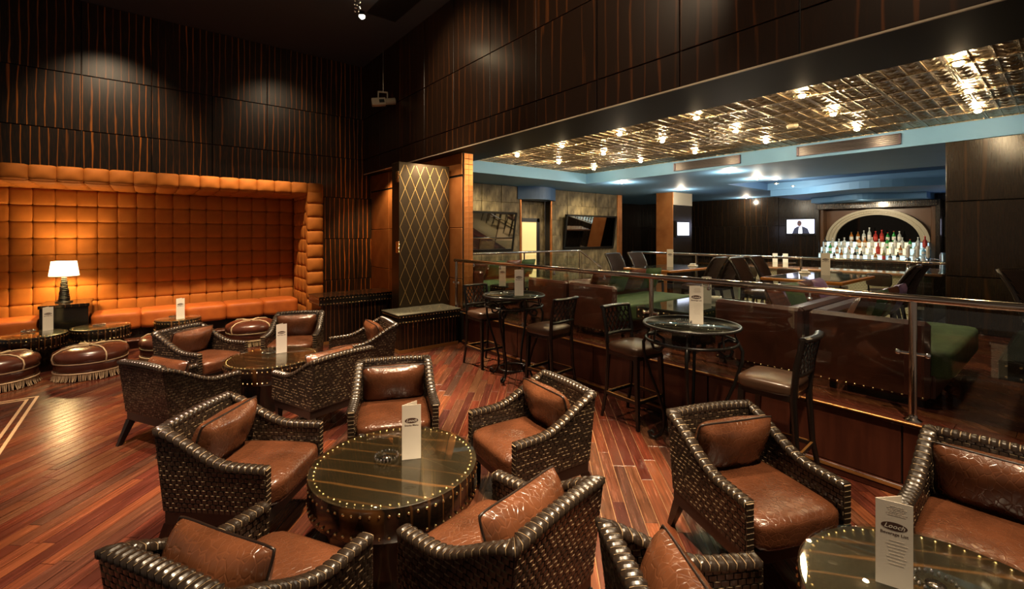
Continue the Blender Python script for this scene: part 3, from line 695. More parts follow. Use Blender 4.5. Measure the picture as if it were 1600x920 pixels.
    pm_ = MB().pillow(.280, .180, .097, 18); M = Matrix.Translation((0, -.165, .605)) @ Matrix.Rotation(R(70), 4, 'X')
    pil = pm_.obj('back_cushion', 'pillow_leather', root); pil.matrix_local = M
    MB().tube(pm_.rim, .0065, 6, closed=True).obj('piping', 'dark_wood', pil)
    return root
CH = [  # x, y, yaw, label
    (.521, 3.481, -132.3, 'woven armchair left of the front drum table, facing right with gold-lit back cushion'),
    (1.682, 3.725, 155.8, 'woven armchair behind the front drum table, facing the camera'),
    (2.278, 2.597, 82.6, 'woven armchair right of the front drum table, facing left'),
    (1.33, 1.72, 10.5, 'woven armchair right below the front drum table, tan cushion against its turned back'),
    (.334, 2.168, -60.5, 'woven armchair at the bottom left corner, turned towards the front drum table'),
    (.525, 6.819, -142.3, 'woven armchair left behind the middle drum table, near the fringed ottomans'),
    (.266, 5.449, -61.5, 'woven armchair showing its back, left in front of the middle drum table'),
    (1.665, 7.051, 154.4, 'woven armchair behind the middle drum table, facing the camera before the counter'),
    (2.231, 5.920, 84.0, 'woven armchair right of the middle drum table, beside the diamond panel counter'),
    (1.424, 4.865, 17.0, 'woven armchair showing its back, right in front of the middle drum table'),
    (2.869, 1.241, 156.4, 'woven armchair with lit tan seat behind the glass topped table at right'),
    (3.385, .232, 91.4, 'woven armchair in shade at the right edge under the platform'),
    (1.577, .764, -122.8, 'woven armchair cut by the bottom edge, left of the right-hand table'),
]
ac = build_armchair()
for i, (x, y, a, lab) in enumerate(CH):
    o = ac if i == 0 else dup(ac)
    o.location = (x, y, 0); o.rotation_euler.z = R(a); o['label'] = lab

# ================================================================== DRUM TABLES
def drum_table(x, y, r, h, label, rz=0., nails=64, grp='drum tables with nailhead rims', topm='table_top_ebony'):
    t = thing('drum_table', label, 'table', (x, y, 0), rz, grp)
    MB().lathe([(r * .80, 0), (r * .80, h - .2)], 48).obj('base', 'lacquer', t)
    MB().lathe([(r * .8, h - .2), (r - .012, h - .2), (r, h - .19), (r, h - .03), (r - .004, h - .012)], 64).obj('drum', 'table_ebony', t)
    MB().lathe([(r - .004, h - .012), (r - .008, h - .010), (0.001, h - .0099)], 64, cap=False).obj('top', topm, t)
    MB().lathe([(0.001, h - .006), (r - .012, h - .006), (r - .003, h - .005), (r - .001, h - .001), (r - .006, h), (0.001, h)], 64, cap=False).obj('glass_top', 'table_glass', t)
    ps = []
    for k in range(nails):
        a = 2 * PI * k / nails; c, s = math.cos(a), math.sin(a)
        ps += [((c * (r - .035), s * (r - .035), h - .0101), (0, 0, 1)), ((c * r, s * r, h - .05), (c, s, 0)), ((c * r, s * r, h - .165), (c, s, 0))]
    o = nail_mesh(ps, .0088).obj('nailheads', 'brass', t); o['kind'] = 'stuff'
    return t
drum_table(1.23, 2.703, .514, .52, 'round dark wood drum table with menu and ashtray, front centre')
drum_table(1.149, 5.903, .501, .52, 'round dark wood drum table with menu among the rear armchairs')
drum_table(2.40, .26, .53, .52, 'round glass topped drum table cut by the bottom right corner', 0, 64)
drum_table(-1.27, 9.40, .36, .52, 'small drum table at the left edge before the orange bench', 0, 46)
drum_table(-.56, 9.585, .36, .52, 'small drum table before the lamp cabinet, ashtray only', 0, 46)
drum_table(.42, 9.66, .33, .52, 'small drum table before the orange bench with a tall menu', 0, 46)

# ================================================================== OTTOMANS
def build_ottoman():
    t = thing('fringed_ottoman', '', 'ottoman', group='round fringed ottomans'); r = .385
    MB().lathe([(r - .03, .10), (r, .11), (r, .215), (r - .01, .23)], 48).obj('skirt', 'ottoman_leather', t)
    MB().lathe([(r - .02, .225), (r + .012, .26), (r + .022, .30), (r + .005, .355), (r - .07, .395), (r * .5, .412), (.02, .40), (0.001, .398)], 48, cap=False).obj('cushion', 'ottoman_leather', t)
    for z, rr in ((.232, r + .003), (.108, r + .003)):
        MB().tube([(rr * math.cos(a), rr * math.sin(a), z) for a in [2 * PI * k / 48 for k in range(48)]], .008, 6, closed=True).obj('piping', 'cord', t)
    prof = [(r + .010, .232), (r + .020, .262), (r + .030, .30), (r + .013, .358), (r - .066, .403), (r * .5, .420), (.03, .408)]
    for k in range(4):
        a = R(25) + k * PI / 2; MB().tube([(rr * math.cos(a), rr * math.sin(a), z) for rr, z in prof], .009, 6).obj('strap', 'cord', t)
    bw = MB()
    for s in (-1, 1):
        bw.tube([(s * (.01 + .12 * math.sin(q)), .03 * math.sin(2 * q) + .02, .412 + .025 * math.sin(q)) for q in [PI * i / 8 for i in range(9)]], .008, 6)
    bw.soft(.02, .02, .014, (0, 0, .415), 4, 2.5); bw.obj('bow', 'cord', t)
    fm = MB(); random.seed(3)
    for k in range(230):
        a = 2 * PI * k / 230 + random.uniform(-.008, .008); c, s = math.cos(a), math.sin(a); w_ = .0045; rr = r - .004; r2 = r + random.uniform(-.002, .028); dz = random.uniform(0, .012); ds = random.uniform(-.012, .012)
        tx, ty = -s, c
        P = [(rr * c, rr * s, .108), (rr * c * 1.01 + tx * ds * .4, rr * s * 1.01 + ty * ds * .4, .06), (r2 * c + tx * ds, r2 * s + ty * ds, .004 + dz)]
        fm.tube(P, [.0044, .0038, .0028], 4)
    o = fm.obj('fringe', 'fringe', t); o['kind'] = 'stuff'
    return t
ot = build_ottoman()
for i, (x, y, a, lab) in enumerate(((-1.5, 8.62, 20, 'round leather ottoman with cream fringe cut by the left edge'), (-.599, 8.60, 0, 'round leather ottoman with cream fringe in full view left of the armchairs'), (.30, 8.86, 40, 'fringed leather ottoman mostly hidden behind an armchair'), (1.46, 9.27, 10, 'fringed leather ottoman before the right end of the orange bench'))):
    o = ot if i == 0 else dup(ot)
    o.location = (x, y, 0); o.rotation_euler.z = R(a); o['label'] = lab

# ================================================================== BAR STOOLS + IRON TABLES
def build_stool():
    t = thing('bar_stool', '', 'bar stool', group='bar stools along the platform')
    MB().soft(.225, .215, .05, (0, .01, .765), 8, 6, .02).obj('seat', 'stool_leather', t); MB().box(-.205, .205, -.19, .2, .68, .735, 0, .006).obj('seat_frame', 'black_wood', t)
    for sx in (-1, 1):
        MB().bar((sx * .205, .215, 0), (sx * .185, .18, .7), (.015, .022), (.015, .022)).obj('leg', 'black_wood', t)
        MB().tube([(sx * .205, -.27, 0), (sx * .195, -.215, .3), (sx * .19, -.19, .7), (sx * .20, -.215, .95), (sx * .205, -.26, 1.17)], [.019, .022, .027, .024, .02], 6, flat=.9).obj('leg', 'black_wood', t)
    MB().tube([(-.205 + .41 * i / 8, -.262 - .03 * math.sin(PI * i / 8), 1.165) for i in range(9)], .036, 8, flat=.55).obj('top_rail', 'black_wood', t)
    MB().tube([(-.2 + .4 * i / 8, -.21 - .02 * math.sin(PI * i / 8), .885) for i in range(9)], .022, 8).obj('lower_rail', 'black_wood', t)
    lt = MB()
    for k in range(-3, 7):
        for sg in (1, -1):
            xa, xb = (-.19 + .065 * k, -.19 + .065 * k + .17); za, zb = .89, 1.14
            q = [(xa, za), (xb, zb)]
            def cl(xx):
                return za + (zb - za) * (xx - xa) / (xb - xa)
            a_, b_ = max(xa, -.185), min(xb, .185)
            if b_ - a_ < .02: continue
            f = lambda xx: (sg * xx, -.215 - .05 * (cl(xx) - .89) / .27 - .02 * math.cos(xx * 7), cl(xx))
            lt.tube([f(a_), f((a_ + b_) / 2), f(b_)], .0085, 5)
    lt.obj('lattice', 'black_wood', t)
    for a, b2 in (((-.2, .195, .27), (.2, .195, .27)), ((-.2, -.215, .27), (.2, -.215, .27)), ((-.2, .195, .27), (-.2, -.215, .27)), ((.2, .195, .27), (.2, -.215, .27))):
        (x0, y0, z0_), (x1, y1, z1_) = a, b2; MB().box(min(x0, x1) - .012, max(x0, x1) + .012, min(y0, y1) - .012, max(y0, y1) + .012, .25, .283, 0, .004).obj('footrest', 'black_wood', t)
        MB().box(min(x0, x1) - .008, max(x0, x1) + .008, min(y0, y1) - .008, max(y0, y1) + .008, .283, .287).obj('footrest_plate', 'footrest_gold', t)
    return t
bs = build_stool()
for i, (x, y, a, lab) in enumerate(((3.96, 5.55, 180, 'lattice backed bar stool left of the farther iron table'), (3.94, 4.13, 4, 'lattice backed bar stool right of the farther iron table'), (4.0, 2.90, 176, 'lattice backed bar stool left of the nearer iron table'), (3.96, 1.52, 3, 'lattice backed bar stool right of the nearer iron table'))):
    o = bs if i == 0 else dup(bs)
    o.location = (x, y, 0); o.rotation_euler.z = R(a); o['label'] = lab
def build_iron_table():
    t = thing('iron_table', '', 'table', group='tall wrought iron tables'); h, r = 1.13, .415
    ring = lambda rr, z, n=48: [(rr * math.cos(2 * PI * k / n), rr * math.sin(2 * PI * k / n), z) for k in range(n)]
    MB().lathe([(0.001, h - .012), (r - .012, h - .012), (r - .012, h), (0.001, h)], 64, cap=False).obj('glass_top', 'table_glass', t)
    MB().lathe([(0.001, h - .022), (r - .03, h - .022), (r - .03, h - .014), (0.001, h - .014)], 48, cap=False).obj('top_plate', 'lacquer', t)
    MB().tube(ring(r, h - .008), .013, 6, closed=True).obj('rim', 'iron', t)
    o = nail_mesh([((c * (r + .011), s * (r + .011), h - .008), (c, s, 0)) for c, s in [(math.cos(2 * PI * k / 90), math.sin(2 * PI * k / 90)) for k in range(90)]], .006).obj('rim_beads', 'iron', t); o['kind'] = 'stuff'
    MB().tube(ring(r - .02, h - .145), .013, 6, closed=True).obj('lower_ring', 'iron', t)
    MB().tube(ring(.20, .13), .011, 6, closed=True).obj('foot_ring', 'iron', t)
    def rot(pts, a): return [(x * math.cos(a), x * math.sin(a), z) for x, z in pts]
    legp = [(.27, h - .23), (.285, h - .20), (.32, h - .19), (.345, h - .22), (.33, h - .265), (.28, h - .275), (.235, h - .235), (.24, h - .165), (.31, h - .125), (.385, h - .135), (.425, h - .21), (.42, h - .31), (.36, .62), (.28, .42), (.235, .26), (.235, .13), (.27, .055), (.32, .02), (.365, .03), (.375, .065), (.345, .08), (.33, .055)]
    for k in range(4):
        a = R(25) + k * PI / 2; MB().tube(rot(legp, a), .0155, 7).obj('leg', 'iron', t)
        MB().tube(rot([(.395, h - .145), (.395, h - .09), (.38, h - .06), (.395, h - .02)], a + PI / 4), .009, 6).obj('strut', 'iron', t)
        MB().tube(rot([(.395, h - .02), (.36, h - .05), (.37, h - .09), (.395, h - .14)], a), .009, 6).obj('strut', 'iron', t)
    return t
it = build_iron_table()
for i, (x, y, lab) in enumerate(((3.905, 4.80, 'tall wrought iron table with glass top, the farther of two'), (3.895, 2.207, 'tall wrought iron table with glass top, the nearer of two'))):
    o = it if i == 0 else dup(it)
    o.location = (x, y, 0); o['label'] = lab

# ================================================================== RAILINGS
rl = thing('glass_railing', 'polished steel handrail with glass panes along the platform edge', 'railing', (XR, 0, PZ))
PY = [-1.5, .75, 3.0, 5.25, 7.15]; hr = 1.5 - PZ
MB().tube([(0, -3.1, hr - .03), (0, 7.2, hr - .03)], .031, 16).obj('handrail', 'rail_steel', rl)
for y in PY:
    MB().tube([(0, y, 0), (0, y, hr - .05)], .026, 14).obj('post', 'rail_steel', rl)
    MB().lathe([(.055, 0), (.055, .008), (.03, .02), (.028, .05)], 18, (0, y)).obj('post_foot', 'rail_steel', rl)
    for s in (-1, 1):
        c = MB()
        c.tube([(0, y, .50), (0, y + s * .075, .50)], .012, 8); c.soft(.018, .018, .02, (-.008, y + s * .085, .50), 4, 2.5); c.obj('glass_clamp', 'chrome', rl)
for a, b2 in zip([-3.0] + PY, PY):
    MB().box(-.005, .005, a + .05, b2 - .05, .03, hr - .085).obj('glass_pane', 'pane', rl)
    for q in (.3, .7):
        y = a + (b2 - a) * q; c = MB(); c.tube([(0, y, hr - .055), (0, y, hr - .1)], .009, 8); c.soft(.018, .02, .016, (0, y, hr - .105), 4, 2.5); c.obj('glass_clamp', 'chrome', rl)
r2 = thing('inner_railing', 'slim steel railing behind the dining tables before the bar', 'railing', (9.4, 0, PZ))
MB().tube([(0, 1.16, .95), (0, 6.9, .95)], .024, 12).obj('handrail', 'steel', r2)
for y in (3.15, 5.2, 6.85): MB().tube([(0, y, 0), (0, y, .93)], .02, 10).obj('post', 'steel', r2)
for a, b2 in ((1.2, 3.1), (3.2, 5.15), (5.25, 6.8)): MB().box(-.004, .004, a, b2, .08, .86).obj('glass_pane', 'pane', r2)
r3 = thing('stair_railing', 'steel railing by the slate wall, sloping down at the steps', 'railing', (0, 8.68, PZ))
MB().tube([(4.95, 0, .94), (9.42, 0, .94), (9.46, 0, .925), (10.35, 0, .42)], .024, 12).obj('handrail', 'steel', r3)
for x in (5.4, 7.4, 9.42): MB().tube([(x, 0, 0), (x, 0, .93)], .02, 10).obj('post', 'steel', r3)
MB().tube([(10.3, 0, -PZ), (10.3, 0, .44)], .02, 10).obj('post', 'steel', r3)
for a, b2 in ((5.45, 7.35), (7.45, 9.37)): MB().box(a, b2, -.004, .004, .08, .86).obj('glass_pane', 'pane', r3)

# ================================================================== BOOTHS
def booth(yback, face, label):
    """sofa across the platform; face=-1 looks to -Y, +1 to +Y; back-to-back at yback"""
    t = thing('booth_sofa', label, 'sofa', (4.80 if yback < 7 else 4.87, yback, PZ), 0, 'booth sofas behind the glass railing'); f = face
    def Y(a, b2): return (min(f * a, f * b2), max(f * a, f * b2))
    y0, y1 = Y(.02, .17); MB().box(.08, 1.85, y0, y1, .06, .69, 0, .03).obj('backrest', 'booth_leather', t)
    y0, y1 = Y(.02, .86); MB().box(0, .1, y0, y1, .06, .69, 0, .03).obj('side_panel', 'booth_leather', t)
    y0, y1 = Y(.05, .82); MB().box(.04, 1.83, y0, y1, .0, .06).obj('plinth', 'black_wood', t)
    y0, y1 = Y(.17, .88); MB().box(.1, 1.82, y0, y1, .06, .26, 0, .012).obj('base', 'booth_leather', t)
    sp = MB()
    MB().soft(.855, .40, .115, (.1 + .86, f * .58, .335), 12, 14, .012, wob=.003).obj('seat_cushion', 'green_velvet', t)
    n = 13
    o = nail_mesh([((-.002, f * (.06 + .76 * i / (n - 1)), .085), (-1, 0, 0)) for i in range(n)], .009).obj('nailheads', 'brass', t); o['kind'] = 'stuff'
booth(1.57, -1, 'brown leather booth sofa with green seat nearest the right edge')
booth(1.59, 1, 'brown leather booth sofa behind the nearer iron table, back to the rightmost booth')
booth(4.67, -1, 'brown leather booth sofa with green seat right of the centre partition')
booth(4.69, 1, 'brown leather booth sofa behind the farther iron table, left of the centre partition')
booth(7.85, -1, 'brown leather booth sofa beside the copper pier')
def booth_table(yc, label):
    t = thing('booth_table', label, 'table', (5.6, yc, PZ), 0, 'low booth tables'); a, b2, h = .8, .36, .49
    MB().box(-a, a, -b2, b2, h - .15, h - .012, 0, .004).obj('apron', 'lacquer', t); MB().box(-a + .02, a - .02, -b2 + .02, b2 - .02, h - .012, h, 0, .003).obj('glass_top', 'soft_top', t)
    MB().box(-.25, .25, -.2, .2, 0, h - .15).obj('pedestal', 'black_wood', t)
    ps = []
    for z in (h - .045, h - .125):
        for i in range(10): ps.append(((-a, -b2 + .04 + i * (2 * b2 - .08) / 9, z), (-1, 0, 0)))
        for i in range(22): ps += [((-a + .04 + i * (2 * a - .08) / 21, s * b2, z), (0, s, 0)) for s in (-1, 1)]
    o = nail_mesh(ps, .009).obj('nailheads', 'brass', t); o['kind'] = 'stuff'
mat('soft_top', (.03, .04, .035), .06, 0, .7)
booth_table(-.02, 'low dark booth table with nailhead apron at the right edge'); booth_table(3.10, 'low dark booth table behind the nearer iron table'); booth_table(6.22, 'low dark booth table behind the farther iron table')
def pillow(x, y, z, rz, tilt, matn, label, w_=.20, hgt=.19):
    pm_ = MB().pillow(w_, hgt, .07, 10); o = pm_.obj('throw_pillow', matn); o.matrix_world = Matrix.Translation((x, y, z)) @ Matrix.Rotation(R(rz), 4, 'Z') @ Matrix.Rotation(R(tilt), 4, 'X')
    tag(o, label, 'pillow', 'throw pillows in the booths')
sz = PZ + .665
for (yb_, f, nm) in ((1.57, -1, 'in the rightmost booth'), (4.67, -1, 'right of the centre partition'), (7.85, -1, 'in the booth by the copper pier'), (1.59, 1, 'in the booth facing the middle table')):
    tl = 68 if f > 0 else 112
    ks = ((.34, 'striped_leather', 'brown wrinkled pillow'), (.77, 'green_velvet', 'green velvet pillow'), (1.20, 'striped_leather', 'second brown wrinkled pillow'), (1.62, 'purple_silk' if yb_ < 2 else 'green_velvet', 'purple silk pillow' if yb_ < 2 else 'second green velvet pillow'))
    for dx, mt, cn in ks: pillow((4.8 if yb_ < 7 else 4.87) + dx, yb_ + f * .335, sz + .01, random.uniform(-3, 3), tl, mt, cn + ' ' + nm)

# ================================================================== DINING TABLES AND CHAIRS (back of the platform)
def dining_table(yc, label):
    t = thing('dining_table', label, 'table', (8.02, yc, PZ), 0, 'dining tables before the inner rail'); a, b2, h = .80, .52, .75
    MB().box(-a, a, -b2, b2, h - .05, h - .006, 0, .008).obj('top_edge', 'amber_wood', t); MB().box(-a + .05, a - .05, -b2 + .05, b2 - .05, h - .01, h, 0, .002).obj('glass_top', 'soft_top', t)
    MB().lathe([(.06, .03), (.06, h - .05)], 16).obj('pedestal', 'black_wood', t); MB().box(-.4, .4, -.28, .28, 0, .03, 0, .005).obj('foot', 'black_wood', t)
mat('amber_wood', (.45, .17, .025), .25)
dining_table(2.45, 'amber edged dining table nearer the dark pillar'); dining_table(4.98, 'amber edged dining table left, with menu and napkins')
def build_dining_chair():
    t = thing('woven_dining_chair', '', 'chair', group='woven dining chairs')
    bk = MB(); wv = MB(); n = 10
    def Bp(u, v): return Vector(((u - .5) * (.44 + .04 * v), -.2 - .16 * v * v - .05 * v - .03 * math.sin(PI * u), .46 + .52 * v))
    for sd in (0, .035):
        vs = [Bp(i / n, j / n) + Vector((0, sd, 0)) for j in range(n + 1) for i in range(n + 1)]
        fs = [(j * (n + 1) + i, j * (n + 1) + i + 1, (j + 1) * (n + 1) + i + 1, (j + 1) * (n + 1) + i) for j in range(n) for i in range(n)]; bk.add(vs, fs if sd == 0 else [f[::-1] for f in fs], 0, True)
    bk.obj('backrest', 'weave_base', t)
    for k in range(-12, 14):
        for sd, oo in ((-.004, 1), (.039, -1)):
            pts = []
            for j in range(9):
                v = j / 8; u = k / 13 + v * .9
                if 0 <= u <= 1: pts.append(Bp(u, v) + Vector((0, sd, 0)))
            if len(pts) > 1: wv.tube(pts, .012, 5, flat=.5)
    o = wv.obj('weave', 'chair_strip', t); o['kind'] = 'stuff'
    MB().tube([Bp(0, j / 8) + Vector((0, .017, 0)) for j in range(9)] + [Bp(i / 8, 1) + Vector((0, .017, 0)) for i in range(1, 8)] + [Bp(1, 1 - j / 8) + Vector((0, .017, 0)) for j in range(9)], .021, 7).obj('back_frame', 'strip', t)
    MB().soft(.225, .23, .045, (0, .01, .45), 6, 6, .015).obj('seat', 'stool_leather', t); MB().box(-.21, .21, -.2, .21, .36, .42, 0, .005).obj('seat_frame', 'black_wood', t)
    for sx in (-1, 1):
        MB().bar((sx * .2, .2, 0), (sx * .19, .19, .38), (.014, .02), (.014, .02)).obj('leg', 'black_wood', t); MB().bar((sx * .2, -.25, 0), (sx * .19, -.18, .38), (.014, .02), (.014, .02)).obj('leg', 'black_wood', t)
    return t
mat('chair_strip', (.075, .04, .026), .32)
dc = build_dining_chair()
DC = [(7.78, 3.2, 178, 'woven dining chair, left of the far pair at the nearer dining table'), (8.55, 3.2, 182, 'woven dining chair, right of the far pair at the nearer dining table'),
      (7.70, 1.66, 2, 'woven dining chair, left of the near pair at the nearer dining table'), (8.38, 1.66, -3, 'woven dining chair, right of the near pair at the nearer dining table'),
      (7.66, 5.72, 180, 'woven dining chair, leftmost at the left dining table'), (8.42, 5.72, 178, 'woven dining chair, second from left at the left dining table'),
      (7.70, 4.22, 2, 'woven dining chair, third from left at the left dining table'), (8.38, 4.22, -2, 'woven dining chair, rightmost at the left dining table'),
      (7.62, .08, 150, 'woven dining chair before the dark pillar at the right edge')]
for i, (x, y, a, lab) in enumerate(DC):
    o = dc if i == 0 else dup(dc)
    o.location = (x, y, PZ); o.rotation_euler.z = R(a); o['label'] = lab

# ================================================================== MENUS AND ASHTRAYS
def text_mesh(txt, size, shear=0.):
    cu = bpy.data.curves.new('lettering', 'FONT'); cu.body = txt; cu.size = size; cu.align_x = 'CENTER'; cu.align_y = 'CENTER'; cu.shear = shear; cu.resolution_u = 2; cu.offset = .0004
    to = bpy.data.objects.new('tmp', cu); COL.objects.link(to); bpy.context.view_layer.update()
    me = bpy.data.meshes.new_from_object(to.evaluated_get(bpy.context.evaluated_depsgraph_get())); bpy.data.objects.remove(to); return me
TXT = {}
for k, (s, z, sh) in dict(logo=('Looch', .026, .35), bev=('Beverage List', .0165, 0), snack=('Snacks Menu', .0165, 0)).items():
    TXT[k] = text_mesh(s, z, sh); TXT[k].materials.append(MATS['card' if k == 'logo' else 'card_ink'])
leafm = MB().box(-.059, .059, -.001, .001, 0, .345).mesh('leaf', 'card')
ell = MB(); ell.add([(.042 * math.cos(2 * PI * k / 28), -.0013, .017 * math.sin(2 * PI * k / 28)) for k in range(28)], [tuple(range(28))[::-1]]); ellm = ell.mesh('logo_oval', 'card_ink')
linm = MB().box(-.036, .036, -.0014, -.0009, 0, .0022).mesh('print_line', 'card_line')
def menu(x, y, z, face, label, kind='bev', full=True, lines=False, sc_=1.):
    """folded card; face = direction (deg) the front leaf looks to (0 = -Y)"""
    t = thing('menu_card', label, 'menu', (x, y, z), R(face), 'folded menu cards'); t.scale = (sc_,) * 3
    f = link('front_leaf', leafm, t, (0, 0, 0)); b_ = link('rear_leaf', leafm, t, (-.059 + .059 * math.cos(R(38)), .059 * math.sin(R(38)), 0), R(38))
    if full:
        link('logo_oval', ellm, f, (0, 0, .245)); o = link('logo_lettering', TXT['logo'], f, (0, -.0017, .245)); o.rotation_euler.x = R(90)
        o = link('lettering', TXT[kind], f, (0, -.0013, .215)); o.rotation_euler.x = R(90)
        if lines:
            for k in range(14):
                zz = .325 - .007 * k if k < 6 else .2 - .0135 * (k - 5); o = link('print_line', linm, f, (.008, 0, zz)); o.scale.x = .6 + .4 * ((k * 37) % 10) / 10
    else: link('logo_oval', ellm, f, (0, 0, .25))
    return t
def facing(p, extra=0): return math.degrees(math.atan2(p.x, p.y)) * -1 + extra    # front leaf towards the camera
for (px, py, z, lab, kind, ex, ln) in (
        (643, 717, .52, 'white folded menu standing on the front drum table', 'snack', 0, False), (440, 551, .52, 'white folded menu standing on the middle drum table', 'bev', 14, False),
        (1397, 917, .52, 'white printed beverage menu on the table at the bottom right corner', 'bev', 8, True), (811, 462, 1.13, 'white folded menu on the farther iron table', 'bev', 0, False),
        (1088, 506, 1.13, 'white folded menu on the nearer iron table', 'bev', 0, True), (75, 516, .52, 'white folded menu on the leftmost small drum table', 'bev', 18, False), (282, 498, .52, 'white folded menu on the drum table before the orange bench', 'bev', 10, False),
        (1104, 474, PZ + .49, 'white folded menu on the low table behind the nearer iron table', 'bev', 0, False), (785, 447, PZ + .49, 'white folded menu on the low table behind the farther iron table', 'bev', 10, False), (1290, 430, PZ + .75, 'white folded menu on the dining table by the pillar', 'bev', 0, False),
        (1047, 417, PZ + .75, 'white folded menu on the left dining table', 'bev', 0, False)):
    p = at(px, py, z); menu(p.x, p.y, z, facing(p, ex), lab, kind, True, ln)
def build_ashtray():
    t = thing('glass_ashtray', '', 'ashtray', group='cut glass ashtrays')
    MB().lathe([(.045, 0), (.068, .012), (.072, .034), (.066, .038), (.058, .034), (.05, .012), (.001, .009)], 20, cap=False, smooth=False).obj('bowl', 'crystal', t)
    m_ = MB()
    for k in range(20): a = 2 * PI * k / 20; m_.soft(.006, .006, .012, (.070 * math.cos(a), .070 * math.sin(a), .02), 3, 2.2)
    m_.obj('cut_facets', 'chrome', t); MB().lathe([(.03, .0095), (.034, .014), (.001, .016)], 14, cap=False).obj('inner_star', 'steel', t)
    return t
at_ = None
for (px, py, z, lab) in ((604, 717, .52, 'cut glass ashtray on the front drum table'), (420, 553, .52, 'cut glass ashtray on the middle drum table'), (1462, 918, .52, 'cut glass ashtray on the bottom right table'), (1068, 505, 1.13, 'cut glass ashtray on the nearer iron table'),
                         (795, 459, 1.13, 'cut glass ashtray on the farther iron table'), (44, 519, .52, 'cut glass ashtray on the leftmost small drum table'), (155, 510, .52, 'cut glass ashtray on the small drum table before the lamp cabinet'), (272, 496, .52, 'cut glass ashtray on the drum table before the orange bench')):
    p = at(px, py, z)
    if at_ is None: at_ = o = build_ashtray()
    else: o = dup(at_)
    o.location = p; o['label'] = lab
p = at(1117, 470, PZ + .49); tag(MB().lathe([(.07, 0), (.085, .03), (.085, .06), (.075, .06), (.07, .03), (.001, .028)], 24, cap=False).obj('china_dish', 'white_china', None, p), 'white china dish on the low table behind the nearer iron table', 'dish')
for (x, y, lab) in ((8.55, 4.8, 'white folded napkin on the left dining table'), (8.45, 2.78, 'white folded napkin on the dining table by the pillar')):
    t = thing('napkin', lab, 'napkin', (x, y, PZ + .75), R(20)); MB().box(-.12, .12, -.08, .08, 0, .02, 0, .006).obj('cloth', 'card', t); MB().box(-.08, .08, -.05, .05, .02, .055, 0, .01).obj('top_fold', 'white_china', t)

# ================================================================== SCREENS
def mirror_screen(x, z, wd, ht, rz, tilt, label):
    t = thing('wall_screen', label, 'screen', (x, YS - .12, z)); t.rotation_euler = (tilt, 0, R(rz)); a, b2 = wd / 2, ht / 2
    MB().box(-a, a, .0, .07, -b2, b2, 0, .006).obj('case', 'black_frame', t); f = MB(); f.box(-a, a, -.02, 0, b2 - .05, b2).box(-a, a, -.02, 0, -b2, -b2 + .06).box(-a, -a + .05, -.02, 0, -b2, b2).box(a - .05, a, -.02, 0, -b2, b2); f.obj('bezel', 'black_frame', t)
    MB().box(-a + .05, a - .05, -.006, .0, -b2 + .06, b2 - .05).obj('glass_face', 'panel_mirror', t); MB().box(-.2, .2, .07, .14, -.15, .15).obj('bracket', 'black_frame', t)
mirror_screen(6.85, 2.02, 1.95, 1.06, 0, R(10), 'large glossy dark screen on the slate wall beside the copper pier'); mirror_screen(10.95, 2.02, 2.35, 1.06, 0, R(8), 'large glossy dark screen on the slate wall right of the doorway')
def tv(name_label, x, y, z, wd, ht, facing_='x', figure=True):
    t = thing('television', name_label, 'television', (x, y, z)); 
    if facing_ == 'y': t.rotation_euler.z = R(0)
    else: t.rotation_euler.z = R(-90)                 # front (-Y local) turned to -X
    a, b2 = wd / 2, ht / 2
    MB().box(-a, a, 0, .06, -b2, b2, 0, .006).obj('case', 'black_frame', t); s = MB().box(-a + .05, a - .05, -.004, .0, -b2 + .06, b2 - .05).obj('screen', 'screen_glow', t)
    if figure:
        def flat(nm, pts, mt, d): MB().add([(u * wd, -.004 - d, v * ht) for u, v in pts] + [(u * wd, -.004, v * ht) for u, v in pts], [tuple(range(len(pts)))] + [(i, (i + 1) % len(pts), len(pts) + (i + 1) % len(pts), len(pts) + i) for i in range(len(pts))]).obj(nm, mt, s)
        bt = -.5 + .06 / ht
        flat('picture_jacket', [(-.27, bt), (.30, bt), (.24, -.12), (.13, -.02), (.03, .03), (-.1, .0), (-.2, -.1)], 'screen_dark', .002)
        flat('picture_shirt', [(-.06, bt), (.06, bt), (.05, .0), (-.04, .0)], 'screen_white', .003)
        flat('picture_head', [(-.08 + .075 * math.cos(q) + .05, .19 + .17 * math.sin(q)) for q in [2 * PI * i / 14 for i in range(14)]], 'screen_skin', .004)
        flat('picture_bow_tie', [(-.04, -.06), (.0, -.03), (.04, -.06), (.04, .01), (.0, -.015), (-.04, .01)], 'screen_dark', .005)
        flat('picture_glasses', [(-.09, .2), (.03, .2), (.03, .26), (-.09, .26)], 'screen_dark', .006)
tv('lit television showing a figure in a bow tie, left of the bar arch', XB - .09, 5.79, 1.95 + .26, .92, .58)
tv('lit television on the square column', 13.35, 7.82, 2.12, .78, .52, 'y', False)
tv('sliver of a lit television right of the bar arch', XB - .09, 1.855, 2.15, .8, .55, 'x', False)

